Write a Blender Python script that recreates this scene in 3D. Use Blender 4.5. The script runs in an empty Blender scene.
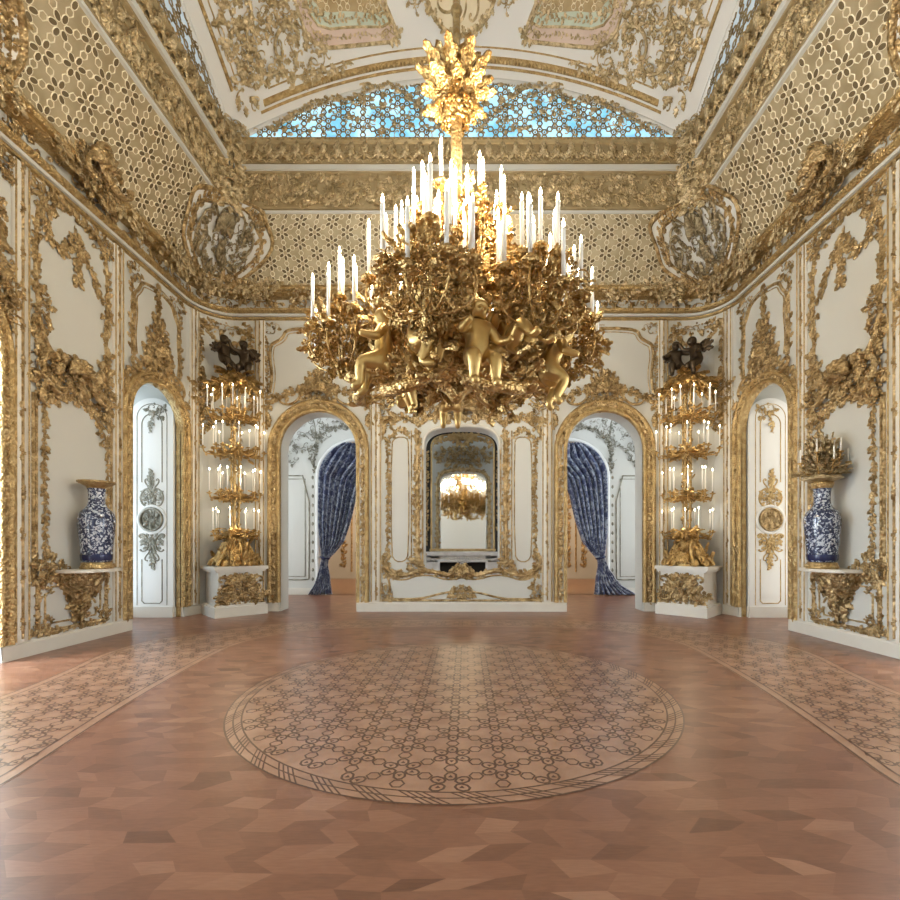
import bpy, math, random
import numpy as np
from math import pi, sin, cos, sqrt, atan2
R_ = random.Random
COL = bpy.context.scene.collection
# ------------------------------------------------------------------ mesh kit
class MB:
    """collects vertices and faces; build() links them as one mesh object"""
    def __init__(s): s.V = []; s.Q = []; s.T = []; s.mq = []; s.mt = []; s.n = 0
    def add(s, V, Q=None, T=None, mat=0):
        V = np.asarray(V, float).reshape(-1, 3)
        if Q is not None and len(Q):
            Q = np.asarray(Q, np.int32).reshape(-1, 4); s.Q.append(Q + s.n); s.mq.append(np.full(len(Q), mat, np.int32))
        if T is not None and len(T):
            T = np.asarray(T, np.int32).reshape(-1, 3); s.T.append(T + s.n); s.mt.append(np.full(len(T), mat, np.int32))
        s.V.append(V); s.n += len(V)
    def arrays(s, fmap=None, sgn=1):
        V = np.concatenate(s.V)
        if sgn < 0: V = V * np.array([-1., 1., 1.])
        if fmap is not None: V = np.stack(fmap(V[:, 0], V[:, 1], V[:, 2]), 1)
        Q = np.concatenate(s.Q) if s.Q else np.zeros((0, 4), np.int32)
        T = np.concatenate(s.T) if s.T else np.zeros((0, 3), np.int32)
        if sgn < 0: Q = Q[:, ::-1]; T = T[:, ::-1]
        return V, Q, T
    def build(s, name, mats, parent=None, fmap=None, smooth=True, sgn=1, tone=None, origin=None):
        V, Q, T = s.arrays(fmap, sgn)
        me = bpy.data.meshes.new(name)
        o = bpy.data.objects.new(name, me)
        if parent is not None:
            o.parent = parent
            if origin is None and fmap is not None: V = V - np.array(parent.location)
        elif origin is not None:
            V = V - np.array(origin); o.location = origin
        me.vertices.add(len(V)); me.vertices.foreach_set('co', V.astype(np.float32).ravel())
        nq, nt = len(Q), len(T)
        me.loops.add(nq * 4 + nt * 3)
        me.loops.foreach_set('vertex_index', np.concatenate([Q.ravel(), T.ravel()]).astype(np.int32))
        me.polygons.add(nq + nt)
        me.polygons.foreach_set('loop_start', np.concatenate([np.arange(nq) * 4, nq * 4 + np.arange(nt) * 3]).astype(np.int32))
        me.polygons.foreach_set('material_index', np.concatenate(s.mq + s.mt).astype(np.int32))
        me.polygons.foreach_set('use_smooth', np.full(nq + nt, bool(smooth)))
        for m in (mats if isinstance(mats, (list, tuple)) else [mats]): me.materials.append(m)
        me.update(calc_edges=True)
        if tone is not None:
            a = me.attributes.new('tone', 'FLOAT', 'FACE'); a.data.foreach_set('value', np.asarray(tone, np.float32))
        COL.objects.link(o)
        return o

def tag(o, label=None, cat=None, group=None, kind=None):
    if label: o['label'] = label
    if cat: o['category'] = cat
    if group: o['group'] = group
    if kind: o['kind'] = kind
    return o
def struct(o): o['kind'] = 'structure'; return o
def empty(name, loc, rz=0):
    o = bpy.data.objects.new(name, None); o.location = loc; o.rotation_euler = (0, 0, rz); o.empty_display_size = .1
    COL.objects.link(o); return o

def grid(mb, P, mat=0, close_j=False, close_i=False):
    """P[i][j] points -> quads"""
    P = np.asarray(P, float); a, b = P.shape[:2]
    I = np.arange(a if close_i else a - 1); J = np.arange(b if close_j else b - 1)
    i, j = np.meshgrid(I, J, indexing='ij'); i2 = (i + 1) % a; j2 = (j + 1) % b
    Q = np.stack([i * b + j, i2 * b + j, i2 * b + j2, i * b + j2], -1).reshape(-1, 4)
    mb.add(P.reshape(-1, 3), Q, mat=mat)
def box(mb, x0, x1, y0, y1, z0, z1, mat=0):
    V = [(x, y, z) for x in (x0, x1) for y in (y0, y1) for z in (z0, z1)]
    mb.add(V, [(0, 1, 3, 2), (4, 6, 7, 5), (0, 4, 5, 1), (2, 3, 7, 6), (0, 2, 6, 4), (1, 5, 7, 3)], mat=mat)
def prism(mb, pts, z0, z1, mat=0):
    n = len(pts); V = [(x, y, z0) for x, y in pts] + [(x, y, z1) for x, y in pts]
    c0 = np.mean(pts, 0); V += [(c0[0], c0[1], z0), (c0[0], c0[1], z1)]
    mb.add(V, [(i, (i + 1) % n, n + (i + 1) % n, n + i) for i in range(n)],
           [((i + 1) % n, i, 2 * n) for i in range(n)] + [(n + i, n + (i + 1) % n, 2 * n + 1) for i in range(n)], mat=mat)
def lathe(mb, prof, n=16, c=(0, 0, 0), mat=0):
    A = np.linspace(0, 2 * pi, n, endpoint=False)
    P = [[(c[0] + r * cos(a), c[1] + r * sin(a), c[2] + z) for a in A] for r, z in prof]
    grid(mb, P, mat, close_j=True)
def tube(mb, pts, rad, k=6, mat=0):
    P = np.asarray(pts, float); n = len(P)
    rad = np.full(n, rad) if np.isscalar(rad) else np.asarray(rad, float)
    t = np.gradient(P, axis=0); t /= np.linalg.norm(t, axis=1)[:, None] + 1e-9
    up = np.array([0, 0, 1.]) if abs(t[0][2]) < .9 else np.array([1., 0, 0])
    rows = []
    for i in range(n):
        b = np.cross(t[i], up); b /= np.linalg.norm(b) + 1e-9; nn = np.cross(b, t[i]); up = nn
        rows.append([P[i] + rad[i] * (cos(a) * b + sin(a) * nn) for a in np.linspace(0, 2 * pi, k, endpoint=False)])
    grid(mb, rows, mat, close_j=True)
    m = mb.n
    mb.add([P[0], P[-1]] + rows[0] + rows[-1], T=[(0, 2 + (i + 1) % k, 2 + i) for i in range(k)] + [(1, 2 + k + i, 2 + k + (i + 1) % k) for i in range(k)], mat=mat)
def resample(path, step):
    P = np.asarray(path, float); d = np.r_[0, np.cumsum(np.linalg.norm(np.diff(P, axis=0), axis=1))]
    n = max(2, int(round(d[-1] / step)) + 1); s = np.linspace(0, d[-1], n)
    return np.stack([np.interp(s, d, P[:, k]) for k in range(P.shape[1])], 1)
def smooth(path, it=2, closed=False):
    P = np.asarray(path, float)
    for _ in range(it):
        if closed:
            N = np.roll(P, -1, 0); P = np.stack([.75 * P + .25 * N, .25 * P + .75 * N], 1).reshape(-1, P.shape[1])
        else:
            a, b = P[:-1], P[1:]; M = np.stack([.75 * a + .25 * b, .25 * a + .75 * b], 1).reshape(-1, P.shape[1])
            P = np.concatenate([P[:1], M, P[-1:]])
    return P
def sweep(mb, path, prof, closed=False, mat=0):
    """profile (across, relief) swept along a path lying in the surface"""
    P = np.asarray(path, float)
    if closed: t = np.roll(P, -1, 0) - np.roll(P, 1, 0)
    else: t = np.gradient(P, axis=0)
    e1 = (np.roll(P, -1, 0) - P); e0 = (P - np.roll(P, 1, 0))
    if not closed: e1[-1] = e0[-1]; e0[0] = e1[0]
    e1 /= np.linalg.norm(e1, axis=1)[:, None] + 1e-9; e0 /= np.linalg.norm(e0, axis=1)[:, None] + 1e-9
    n0 = np.stack([-e0[:, 1], e0[:, 0]], 1); n1 = np.stack([-e1[:, 1], e1[:, 0]], 1)
    n = n0 + n1; n /= np.linalg.norm(n, axis=1)[:, None] + 1e-9
    k = np.clip(1 / np.maximum(.4, (n * n0).sum(1)), 1, 2)
    rows = [[(P[i, 0] + n[i, 0] * a * k[i], P[i, 1] + n[i, 1] * a * k[i], w) for a, w in prof] for i in range(len(P))]
    grid(mb, rows, mat, close_i=closed)
def rod_prof(r, h=None, a0=0):
    h = h or r
    return [(a0 + r * cos(a), h * sin(a)) for a in np.linspace(pi, 0, 6)]
# ------------------------------------------------------------------ carved ornament pieces (x along, y across, z relief)
def T_leaf():
    rows = []
    for i in range(8):
        t = i / 7
        h = .27 * (sin(pi * t ** .75) ** .7 + .03) * (1 + .28 * cos(7 * pi * t))
        r = .16 * sin(pi * min(1, t * .95 + .08)) + .13 * t * t
        rows.append([(t + .10 * abs(j) * sin(pi * t) - .05 * t * t, h * j, max(0, r * (1 - .55 * j * j) - (.05 if abs(j) < .1 else 0)) * (0 if abs(j) > .9 else 1)) for j in (-1, -.5, 0, .5, 1)])
    m = MB(); grid(m, rows); return m
def T_scroll(kind):
    n = 26; s = np.linspace(-1, 1, n)
    if kind == 'C': k = 1.5 + 11 * np.abs(s) ** 4
    elif kind == 'S': k = np.sign(s) * (1.0 + 11 * np.abs(s) ** 3)
    else: k = 1.2 + 14 * np.clip(s, 0, 1) ** 2.2
    th = np.cumsum(k) * (2 / n) * 1.05
    P = np.cumsum(np.stack([np.cos(th), np.sin(th)], 1), 0) * (2 / n)
    a = P[-1] - P[0]; c = P.mean(0); ang = -atan2(a[1], a[0]) if np.linalg.norm(a) > .2 else 0
    Rm = np.array([[cos(ang), -sin(ang)], [sin(ang), cos(ang)]]); P = (P - c) @ Rm.T
    P /= (P[:, 0].max() - P[:, 0].min())
    m = MB(); rows = []
    t = np.gradient(P, axis=0); t /= np.linalg.norm(t, axis=1)[:, None]
    for i in range(n):
        r = .058 * (1 - .4 * abs(s[i]) ** 2)
        nn = np.array([-t[i, 1], t[i, 0]])
        rows.append([(P[i, 0] + nn[0] * r * cos(b), P[i, 1] + nn[1] * r * cos(b), 1.4 * r * sin(b) + (.05 * abs(s[i]) if 0 < b < pi else 0)) for b in np.linspace(pi, 0, 5)])
    grid(m, rows)
    for e in (0, -1): m.add(*dome((P[e, 0], P[e, 1]), .065, .12))
    return m
def dome(c, r, h, n=6, k=2):
    V = []; Q = []; T = []
    for i in range(k):
        a = i / k * pi / 2
        V += [(c[0] + r * cos(a) * cos(2 * pi * j / n), c[1] + r * cos(a) * sin(2 * pi * j / n), h * sin(a)) for j in range(n)]
    V.append((c[0], c[1], h))
    for i in range(k - 1): Q += [(i * n + j, i * n + (j + 1) % n, (i + 1) * n + (j + 1) % n, (i + 1) * n + j) for j in range(n)]
    T = [((k - 1) * n + j, (k - 1) * n + (j + 1) % n, k * n) for j in range(n)]
    return V, Q, T
def T_flower():
    m = MB(); m.add(*dome((0, 0), .13, .24))
    for i in range(5):
        a = 2 * pi * i / 5
        V, Q, T = dome((.3, 0), .19, .14, 6, 2); V = np.array(V)
        Rm = np.array([[cos(a), -sin(a), 0], [sin(a), cos(a), 0], [0, 0, 1]]); m.add(V @ Rm.T, Q, T)
    return m
def T_bead():
    m = MB(); m.add(*dome((0, 0), .5, .5, 8, 3)); return m
def T_shell():
    m = MB(); rows = []
    for j in range(29):
        a = -1.9 + 3.8 * j / 28; rib = abs(sin(j / 4 * pi))
        rows.append([(r * (1 + .06 * rib * (r > .3)) * sin(a), r * (1 + .06 * rib) * cos(a) - .1, z * (.45 + .55 * rib)) for r, z in ((.08, .22), (.25, .2), (.42, .17), (.52, .1), (.55, 0))])
    grid(m, rows); m.add(*dome((0, -.1), .14, .26)); return m
class Tm:
    def __init__(s, mb): s.V, s.Q, s.T = mb.arrays()
LEAF, CS, SS, VOL, FLO, BEAD, SHELL = [Tm(x) for x in (T_leaf(), T_scroll('C'), T_scroll('S'), T_scroll('V'), T_flower(), T_bead(), T_shell())]
def put(mb, T, u, v, s, rot=0, fy=1, rel=1., w0=0., mat=0, sx=1.):
    V = T.V * (s * sx, s * fy, s * rel); c, d = cos(rot), sin(rot)
    W = np.empty_like(V); W[:, 0] = u + c * V[:, 0] - d * V[:, 1]; W[:, 1] = v + d * V[:, 0] + c * V[:, 1]; W[:, 2] = w0 + V[:, 2]
    mb.add(W, T.Q, T.T, mat)
def put3(mb, T, loc, d, n, s, rel=1., mat=0, wide=1.):
    d = np.array(d, float); d /= np.linalg.norm(d); n = np.array(n, float); n = n - d * (n @ d); n /= np.linalg.norm(n) + 1e-9
    M = np.stack([d, np.cross(n, d), n]); V = (T.V * (s, s * wide, s * rel)) @ M + np.array(loc); mb.add(V, T.Q, T.T, mat)
    if T is LEAF:                      # give a free-standing leaf its back
        B = T.V.copy(); B[:, 2] -= .07 * (1 - np.abs(B[:, 1]) * 3).clip(0, 1) + .0
        V = (B * (s, s * wide, s * rel)) @ M + np.array(loc); mb.add(V, T.Q[:, ::-1], None, mat)
def sput(mb, sym, cx, T, u, v, s, rot=0, fy=1, **k):
    put(mb, T, u, v, s, rot, fy, **k)
    if sym: put(mb, T, 2 * cx - u, v, s, pi - rot, -fy, **k)
MIX = (LEAF, LEAF, LEAF, CS, SS, VOL, FLO)
def cluster(mb, cx, cy, rx, ry, s, n, seed, sym=False, rel=1., mix=MIX, w=0.):
    g = R_(seed); s0 = s; s = s * .6; n = int(n * 2.1)
    for _ in range(n):
        r = sqrt(g.random()); a = g.random() * 2 * pi
        x, y = rx * r * cos(a), ry * r * sin(a)
        if sym: x = abs(x) * 1.0
        T = g.choice(mix); k = s * g.uniform(.65, 1.35)
        rot = atan2(y / ry + 1e-6, x / rx) + g.uniform(-.7, .7)
        if T in (CS, SS, VOL): rot += g.choice((0, pi / 2, -pi / 2)); k *= 1.1
        if T is FLO: k *= .62
        sput(mb, sym, cx, T, cx + x, cy + y, k, rot, g.choice((1, -1)), rel=rel, w0=w + rel * s0 * .5 * (1 - r * r) * g.random())
def vine(mb, path, s, seed, dens=1., sym=None, rel=1., stem=True, mix=(LEAF, LEAF, LEAF, LEAF, FLO, VOL), w=0., spread=1.):
    g = R_(seed); s0 = s; s = s * .66; P = resample(path, s * .36 / dens); t = np.gradient(P, axis=0); sd = 1
    if stem:
        sweep(mb, P, rod_prof(s * .09, s * .16))
        if sym is not None: sweep(mb, P * (-1, 1) + (2 * sym, 0), rod_prof(s * .09, s * .16))
    for p, d in zip(P, t):
        T = g.choice(mix); k = s * g.uniform(.7, 1.25); sd = -sd; th = atan2(d[1], d[0])
        rot = th + sd * g.uniform(.45, 1.15) * spread
        if T is FLO: k *= .62
        if T in (VOL, CS, SS): rot = th + g.uniform(-.4, .4)
        o = sd * s0 * g.uniform(.0, .26)
        sput(mb, sym is not None, sym or 0, T, p[0] - d[1] * o, p[1] + d[0] * o, k, rot, sd * g.choice((1, 1, -1)), rel=rel, w0=w + s0 * .16 * g.random())
def fill(mb, u0, u1, v0, v1, s, seed, dens=1., sym=False, rel=1., mix=MIX, w=0., test=None):
    g = R_(seed); n = int((u1 - u0) * (v1 - v0) / (s * s * .22) * dens)
    for _ in range(n):
        u, v = g.uniform(u0, u1), g.uniform(v0, v1)
        if test and not test(u, v): continue
        T = g.choice(mix); k = s * g.uniform(.6, 1.4)
        if T is FLO: k *= .6
        sput(mb, sym, 0, T, u, v, k, g.random() * 2 * pi, g.choice((1, -1)), rel=rel, w0=w + s * .25 * g.random())
def bigscroll(mb, sym, cx, T, u, v, s, rot, fy, rel=1., w=0.): sput(mb, sym, cx, T, u, v, s, rot, fy, rel=rel, w0=w)
# ------------------------------------------------------------------ materials
def mat(name, base, rough=.5, metal=0., var=None, vscale=6., bump=0., bscale=60., cells=0., spec=.5, emit=None, estr=0., coat=0.):
    m = bpy.data.materials.new(name); m.use_nodes = True; nt = m.node_tree; b = nt.nodes['Principled BSDF']; L = nt.links.new
    b.inputs['Base Color'].default_value = (*base, 1); b.inputs['Roughness'].default_value = rough; b.inputs['Metallic'].default_value = metal
    b.inputs['Specular IOR Level'].default_value = spec; b.inputs['Coat Weight'].default_value = coat
    tc = nt.nodes.new('ShaderNodeTexCoord')
    if var:
        n = nt.nodes.new('ShaderNodeTexNoise'); n.inputs['Scale'].default_value = vscale; n.inputs['Detail'].default_value = 5
        r = nt.nodes.new('ShaderNodeValToRGB'); r.color_ramp.elements[0].position = .35; r.color_ramp.elements[1].position = .65
        r.color_ramp.elements[0].color = (*base, 1); r.color_ramp.elements[1].color = (*var, 1)
        L(tc.outputs['Object'], n.inputs['Vector']); L(n.outputs['Fac'], r.inputs['Fac']); L(r.outputs['Color'], b.inputs['Base Color'])
    if bump:
        n2 = nt.nodes.new('ShaderNodeTexNoise'); n2.inputs['Scale'].default_value = bscale; n2.inputs['Detail'].default_value = 3
        bp = nt.nodes.new('ShaderNodeBump'); bp.inputs['Strength'].default_value = bump; bp.inputs['Distance'].default_value = .02
        L(tc.outputs['Object'], n2.inputs['Vector']); L(bp.outputs['Normal'], b.inputs['Normal'])
        if cells:
            vo = nt.nodes.new('ShaderNodeTexVoronoi'); vo.feature = 'SMOOTH_F1'; vo.inputs['Scale'].default_value = cells; vo.inputs['Smoothness'].default_value = .4
            ma = nt.nodes.new('ShaderNodeMath'); ma.operation = 'MULTIPLY_ADD'; ma.inputs[1].default_value = -1.3
            L(tc.outputs['Object'], vo.inputs['Vector']); L(vo.outputs['Distance'], ma.inputs[0]); L(n2.outputs['Fac'], ma.inputs[2]); L(ma.outputs[0], bp.inputs['Height'])
        else: L(n2.outputs['Fac'], bp.inputs['Height'])
    if emit: b.inputs['Emission Color'].default_value = (*emit, 1); b.inputs['Emission Strength'].default_value = estr
    return m
GOLD = mat('carved_gilding', (.30, .20, .085), .34, .82, var=(.66, .50, .275), vscale=8, bump=1., bscale=30, cells=24)
GOLDB = mat('burnished_gilding', (.40, .27, .115), .36, .8, var=(.58, .43, .21), vscale=9, bump=.7, bscale=30, cells=30)
GOLDR = mat('gilt_bronze', (.42, .26, .09), .3, .88, var=(.70, .49, .21), vscale=11, bump=.7, bscale=30, cells=36)
SATIN = mat('satin_gilt_skin', (.55, .37, .13), .36, .85, var=(.63, .43, .17), vscale=7)
DULL = mat('dull_gold_ground', (.36, .275, .145), .5, .5, var=(.50, .40, .235), vscale=3)
COVEG = mat('cove_gold_ground', (.37, .30, .18), .34, .5, var=(.51, .43, .285), vscale=2.2)
CREAM = mat('pale_gilt_tracery', (.80, .73, .55), .42, .25)
PETAL = mat('dark_petal', (.15, .11, .055), .5, .3)
WHITE = mat('ivory_wall_paint', (.555, .555, .515), .5, var=(.575, .578, .54), vscale=.6, spec=.35)
LACQ = mat('white_lacquer_panel', (.73, .73, .70), .33, spec=.4)
STONE = mat('white_stucco_marble', (.67, .645, .575), .4, var=(.64, .61, .54), vscale=2.5)
CEIL = mat('white_ceiling_paint', (.75, .76, .75), .6)
PINK = mat('pale_pink_field', (.62, .49, .43), .6, var=(.68, .55, .48), vscale=3)
GREEN = mat('pale_green_field', (.50, .59, .50), .6, var=(.57, .64, .55), vscale=3)
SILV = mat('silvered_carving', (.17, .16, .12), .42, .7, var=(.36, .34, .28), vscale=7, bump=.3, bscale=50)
PALEG = mat('pale_vault_gilding', (.42, .32, .165), .36, .76, var=(.82, .68, .44), vscale=8, bump=1., bscale=30, cells=22)
ANTIQ = mat('antique_gilding', (.25, .20, .115), .38, .75, var=(.50, .42, .27), vscale=7, bump=.9, bscale=30, cells=22)
BRONZE = mat('dark_bronze', (.05, .033, .02), .38, .75, var=(.085, .06, .035), vscale=9)
WAX = mat('white_candle', (.86, .85, .79), .35, spec=.5)
FLAME = mat('candle_bulb', (1, .9, .7), .4, emit=(1, .83, .56), estr=26)
BLACK = mat('black_firebox', (.012, .012, .012), .7)
GLASSM = mat('mirror_glass', (.82, .84, .83), .03, 1.)
MARBLE = mat('grey_marble', (.58, .60, .62), .25, var=(.72, .74, .76), vscale=5, bump=.3, bscale=70)
SKYP = mat('daylit_pane', (.8, .9, 1), .2, emit=(.72, .86, 1), estr=2.1)
SKYR = mat('shaded_daylit_pane', (.9, .9, .9), .2, emit=(1, .95, .88), estr=1.3)
SKYB = mat('bright_daylit_pane', (.8, .9, 1), .2, emit=(.78, .89, 1), estr=18)
SKYC = mat('hazy_daylit_pane', (.8, .9, 1), .2, emit=(.86, .93, 1), estr=7)
LEADING = mat('aged_gilt_tracery', (.26, .19, .09), .45, .6, var=(.42, .33, .18), vscale=8)

def nodes(m): nt = m.node_tree; return nt, nt.nodes['Principled BSDF'], nt.links.new
def wood(name, c0, c1, c2, rough):
    m = bpy.data.materials.new(name); m.use_nodes = True; nt, b, L = nodes(m)
    at = nt.nodes.new('ShaderNodeAttribute'); at.attribute_name = 'tone'
    tc = nt.nodes.new('ShaderNodeTexCoord'); mp = nt.nodes.new('ShaderNodeMapping'); mp.inputs['Scale'].default_value = (4, 30, 1)
    n = nt.nodes.new('ShaderNodeTexNoise'); n.inputs['Scale'].default_value = 3; n.inputs['Detail'].default_value = 6
    L(tc.outputs['Object'], mp.inputs['Vector']); L(mp.outputs['Vector'], n.inputs['Vector'])
    n2 = nt.nodes.new('ShaderNodeTexNoise'); n2.inputs['Scale'].default_value = 1.1; L(tc.outputs['Object'], n2.inputs['Vector'])
    a = nt.nodes.new('ShaderNodeMath'); a.operation = 'MULTIPLY_ADD'; a.inputs[1].default_value = .35; L(n.outputs['Fac'], a.inputs[0]); L(at.outputs['Fac'], a.inputs[2])
    a2 = nt.nodes.new('ShaderNodeMath'); a2.operation = 'MULTIPLY_ADD'; a2.inputs[1].default_value = .3; L(n2.outputs['Fac'], a2.inputs[0]); L(a.outputs[0], a2.inputs[2])
    r = nt.nodes.new('ShaderNodeValToRGB'); r.color_ramp.elements[0].position = .25; r.color_ramp.elements[1].position = 1.35 if False else 1.
    r.color_ramp.elements[0].color = (*c0, 1); r.color_ramp.elements[1].color = (*c2, 1); e = r.color_ramp.elements.new(.62); e.color = (*c1, 1)
    L(a2.outputs[0], r.inputs['Fac']); L(r.outputs['Color'], b.inputs['Base Color'])
    b.inputs['Roughness'].default_value = rough; b.inputs['Specular IOR Level'].default_value = .5
    bp = nt.nodes.new('ShaderNodeBump'); bp.inputs['Strength'].default_value = .12; bp.inputs['Distance'].default_value = .004
    L(n2.outputs['Fac'], bp.inputs['Height']); L(bp.outputs['Normal'], b.inputs['Normal'])
    return m
PARQ = wood('red_brown_parquet', (.12, .052, .029), (.225, .10, .057), (.33, .172, .102), .31)
INLAY = mat('pale_inlay_wood', (.305, .165, .10), .31, var=(.37, .21, .13), vscale=5)
DARKW = mat('dark_inlay_wood', (.12, .062, .036), .3)
MIDW = mat('mid_inlay_wood', (.26, .135, .075), .28, var=(.31, .17, .10), vscale=5)

def china(name):
    m = bpy.data.materials.new(name); m.use_nodes = True; nt, b, L = nodes(m)
    tc = nt.nodes.new('ShaderNodeTexCoord')
    n = nt.nodes.new('ShaderNodeTexNoise'); n.inputs['Scale'].default_value = 19; n.inputs['Detail'].default_value = 6; n.inputs['Distortion'].default_value = 1.6
    v = nt.nodes.new('ShaderNodeTexVoronoi'); v.inputs['Scale'].default_value = 26
    ad = nt.nodes.new('ShaderNodeMath'); ad.operation = 'MULTIPLY_ADD'; ad.inputs[1].default_value = -.30
    L(tc.outputs['Object'], n.inputs['Vector']); L(tc.outputs['Object'], v.inputs['Vector']); L(v.outputs['Distance'], ad.inputs[0]); L(n.outputs['Fac'], ad.inputs[2])
    r = nt.nodes.new('ShaderNodeValToRGB'); e = r.color_ramp.elements
    e[0].position = .30; e[0].color = (.018, .026, .065, 1); e[1].position = .43; e[1].color = (.50, .55, .62, 1)
    x = e.new(.36); x.color = (.07, .095, .18, 1)
    L(ad.outputs[0], r.inputs['Fac']); L(r.outputs['Color'], b.inputs['Base Color']); b.inputs['Roughness'].default_value = .18; b.inputs['Coat Weight'].default_value = .3
    return m
CHINA = china('blue_and_white_glaze')
COBALT = mat('cobalt_band', (.015, .022, .075), .2)
def damask():
    m = bpy.data.materials.new('blue_silver_damask'); m.use_nodes = True; nt, b, L = nodes(m)
    tc = nt.nodes.new('ShaderNodeTexCoord'); n = nt.nodes.new('ShaderNodeTexNoise'); n.inputs['Scale'].default_value = 9; n.inputs['Detail'].default_value = 5; n.inputs['Distortion'].default_value = 1
    L(tc.outputs['Object'], n.inputs['Vector'])
    r = nt.nodes.new('ShaderNodeValToRGB'); e = r.color_ramp.elements; e[0].position = .47; e[0].color = (.045, .062, .15, 1); e[1].position = .60; e[1].color = (.36, .41, .50, 1)
    L(n.outputs['Fac'], r.inputs['Fac']); L(r.outputs['Color'], b.inputs['Base Color']); b.inputs['Roughness'].default_value = .45; b.inputs['Sheen Weight'].default_value = .3
    return m
DAMASK = damask()
def stained():
    m = bpy.data.materials.new('blue_lit_glass'); m.use_nodes = True; nt, b, L = nodes(m)
    tc = nt.nodes.new('ShaderNodeTexCoord'); n = nt.nodes.new('ShaderNodeTexNoise'); n.inputs['Scale'].default_value = 2.2; n.inputs['Detail'].default_value = 3
    L(tc.outputs['Object'], n.inputs['Vector'])
    r = nt.nodes.new('ShaderNodeValToRGB'); e = r.color_ramp.elements; e[0].position = .35; e[0].color = (.12, .42, .62, 1); e[1].position = .68; e[1].color = (.62, .86, .95, 1)
    L(n.outputs['Fac'], r.inputs['Fac']); L(r.outputs['Color'], b.inputs['Emission Color']); b.inputs['Emission Strength'].default_value = 1.0
    b.inputs['Base Color'].default_value = (.2, .45, .6, 1); b.inputs['Roughness'].default_value = .15
    return m
STAIN = stained()
FROST = mat('dim_greyed_glass', (.42, .50, .56), .25, emit=(.6, .72, .8), estr=.35)
# ------------------------------------------------------------------ the room's shape
HW, YB, YC, RC = 5.85, 10.34, 4.77, .8           # half width, back wall, room centre, corner radius
ARC = RC * pi / 2; UF = 5.05; US = UF + ARC; UM = US + 4.77
def su(y): return US + 9.54 - y                   # a side wall's depth -> distance along the wall from the middle of the back wall
def perim(u, v, w):
    u, v, w = np.broadcast_arrays(np.asarray(u, float), np.asarray(v, float), np.asarray(w, float))
    sg = np.sign(u); a = np.abs(u); front = a > UM; a = np.where(front, 2 * UM - a, a)
    r = np.maximum(.02, RC - w); wb = w * (1 - .18 * np.clip((w - .2) / .95, 0, 1))
    hx = HW - w; yb = YB - wb
    x1 = a / UF * (hx - r); y1 = yb
    ph = np.clip((a - UF) / RC, 0, pi / 2); x2 = hx - r + r * np.sin(ph); y2 = yb - r + r * np.cos(ph)
    yy = 9.54 - (a - US); x3 = hx; y3 = YC + (yy - YC) / 4.77 * (yb - r - YC)
    x = np.where(a < UF, x1, np.where(a < US, x2, x3)); y = np.where(a < UF, y1 + 0 * a, np.where(a < US, y2, y3))
    y = np.where(front, 2 * YC - y, y)
    return sg * x, y, v
def usamples(u0, u1):
    s = [u0, u1]
    for k in (-1, 1):
        for c in (0, 2):
            base = [UF + ARC * i / 10 for i in range(11)]
            for b in base: s.append(k * (b if c == 0 else 2 * UM - b))
    return sorted(set(round(x, 5) for x in s if u0 - 1e-6 <= x <= u1 + 1e-6))
def band(mb, prof, u0=-2 * UM, u1=2 * UM, m=0):
    """a moulding that runs round the room; profile of (projection, height)"""
    grid(mb, [[(u, z, w) for w, z in prof] for u in usamples(u0, u1)], m)
def arch_pts(uc, hw, vs, rise, n=24, p=2.):
    A = np.linspace(pi, 0, n + 1); return [(uc + hw * cos(a), vs + rise * abs(sin(a)) ** (2 / p)) for a in A] if p == 2 else \
        [(uc + hw * math.copysign(abs(cos(a)) ** (2 / p), cos(a)), vs + rise * abs(sin(a)) ** (2 / p)) for a in A]
def arch_path(uc, hw, vs, rise, v0=0., p=2.):
    return [(uc - hw, v0), (uc - hw, (v0 + vs) / 2)] + arch_pts(uc, hw, vs, rise, p=p) + [(uc + hw, (v0 + vs) / 2), (uc + hw, v0)]
def wall(mb, u0, u1, vt, ops, m=0):
    """ops: (uc, half width, spring, rise, v0, p) openings"""
    ops = sorted(ops); x = u0
    def plain(a, b):
        S = usamples(a, b); grid(mb, [[(u, 0, 0), (u, vt, 0)] for u in S], m)
    for uc, hw, vs, ri, v0, p in ops:
        if uc - hw > x: plain(x, uc - hw)
        A = arch_pts(uc, hw, vs, ri, p=p)
        grid(mb, [[(u, v, 0), (u, vt, 0)] for u, v in A], m)
        if v0 > 0: grid(mb, [[(u, 0, 0), (u, v0, 0)] for u in (uc - hw, uc + hw)], m)
        x = uc + hw
    if x < u1: plain(x, u1)
def reveal(mb, op, d, m=0):
    uc, hw, vs, ri, v0, p = op
    P = arch_path(uc, hw, vs, ri, v0, p)
    if v0 > 0: P = P + [P[0]]
    grid(mb, [[(u, v, 0), (u, v, -d)] for u, v in P], m)
DOOR = [(s * 3.25, .86, 3.66, .86, 0., 2.) for s in (-1, 1)]
MIR = (0., .85, 3.66, .52, .80, 3.)
FARA = (su(8.775), .725, 3.86, .725, 0., 2.)
MIDA = (su(4.77), 1.0, 3.9, 1.0, 0., 2.)
NEAR = (su(.765), .725, 3.86, .725, 0., 2.)
def sidew(op, s): return (s * op[0],) + op[1:]
VT = 7.2
m = MB(); wall(m, -UF, UF, VT, DOOR + [MIR]); [reveal(m, o, .45) for o in DOOR + [MIR]]; struct(m.build('wall_back', WHITE, fmap=perim, smooth=False))
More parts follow.
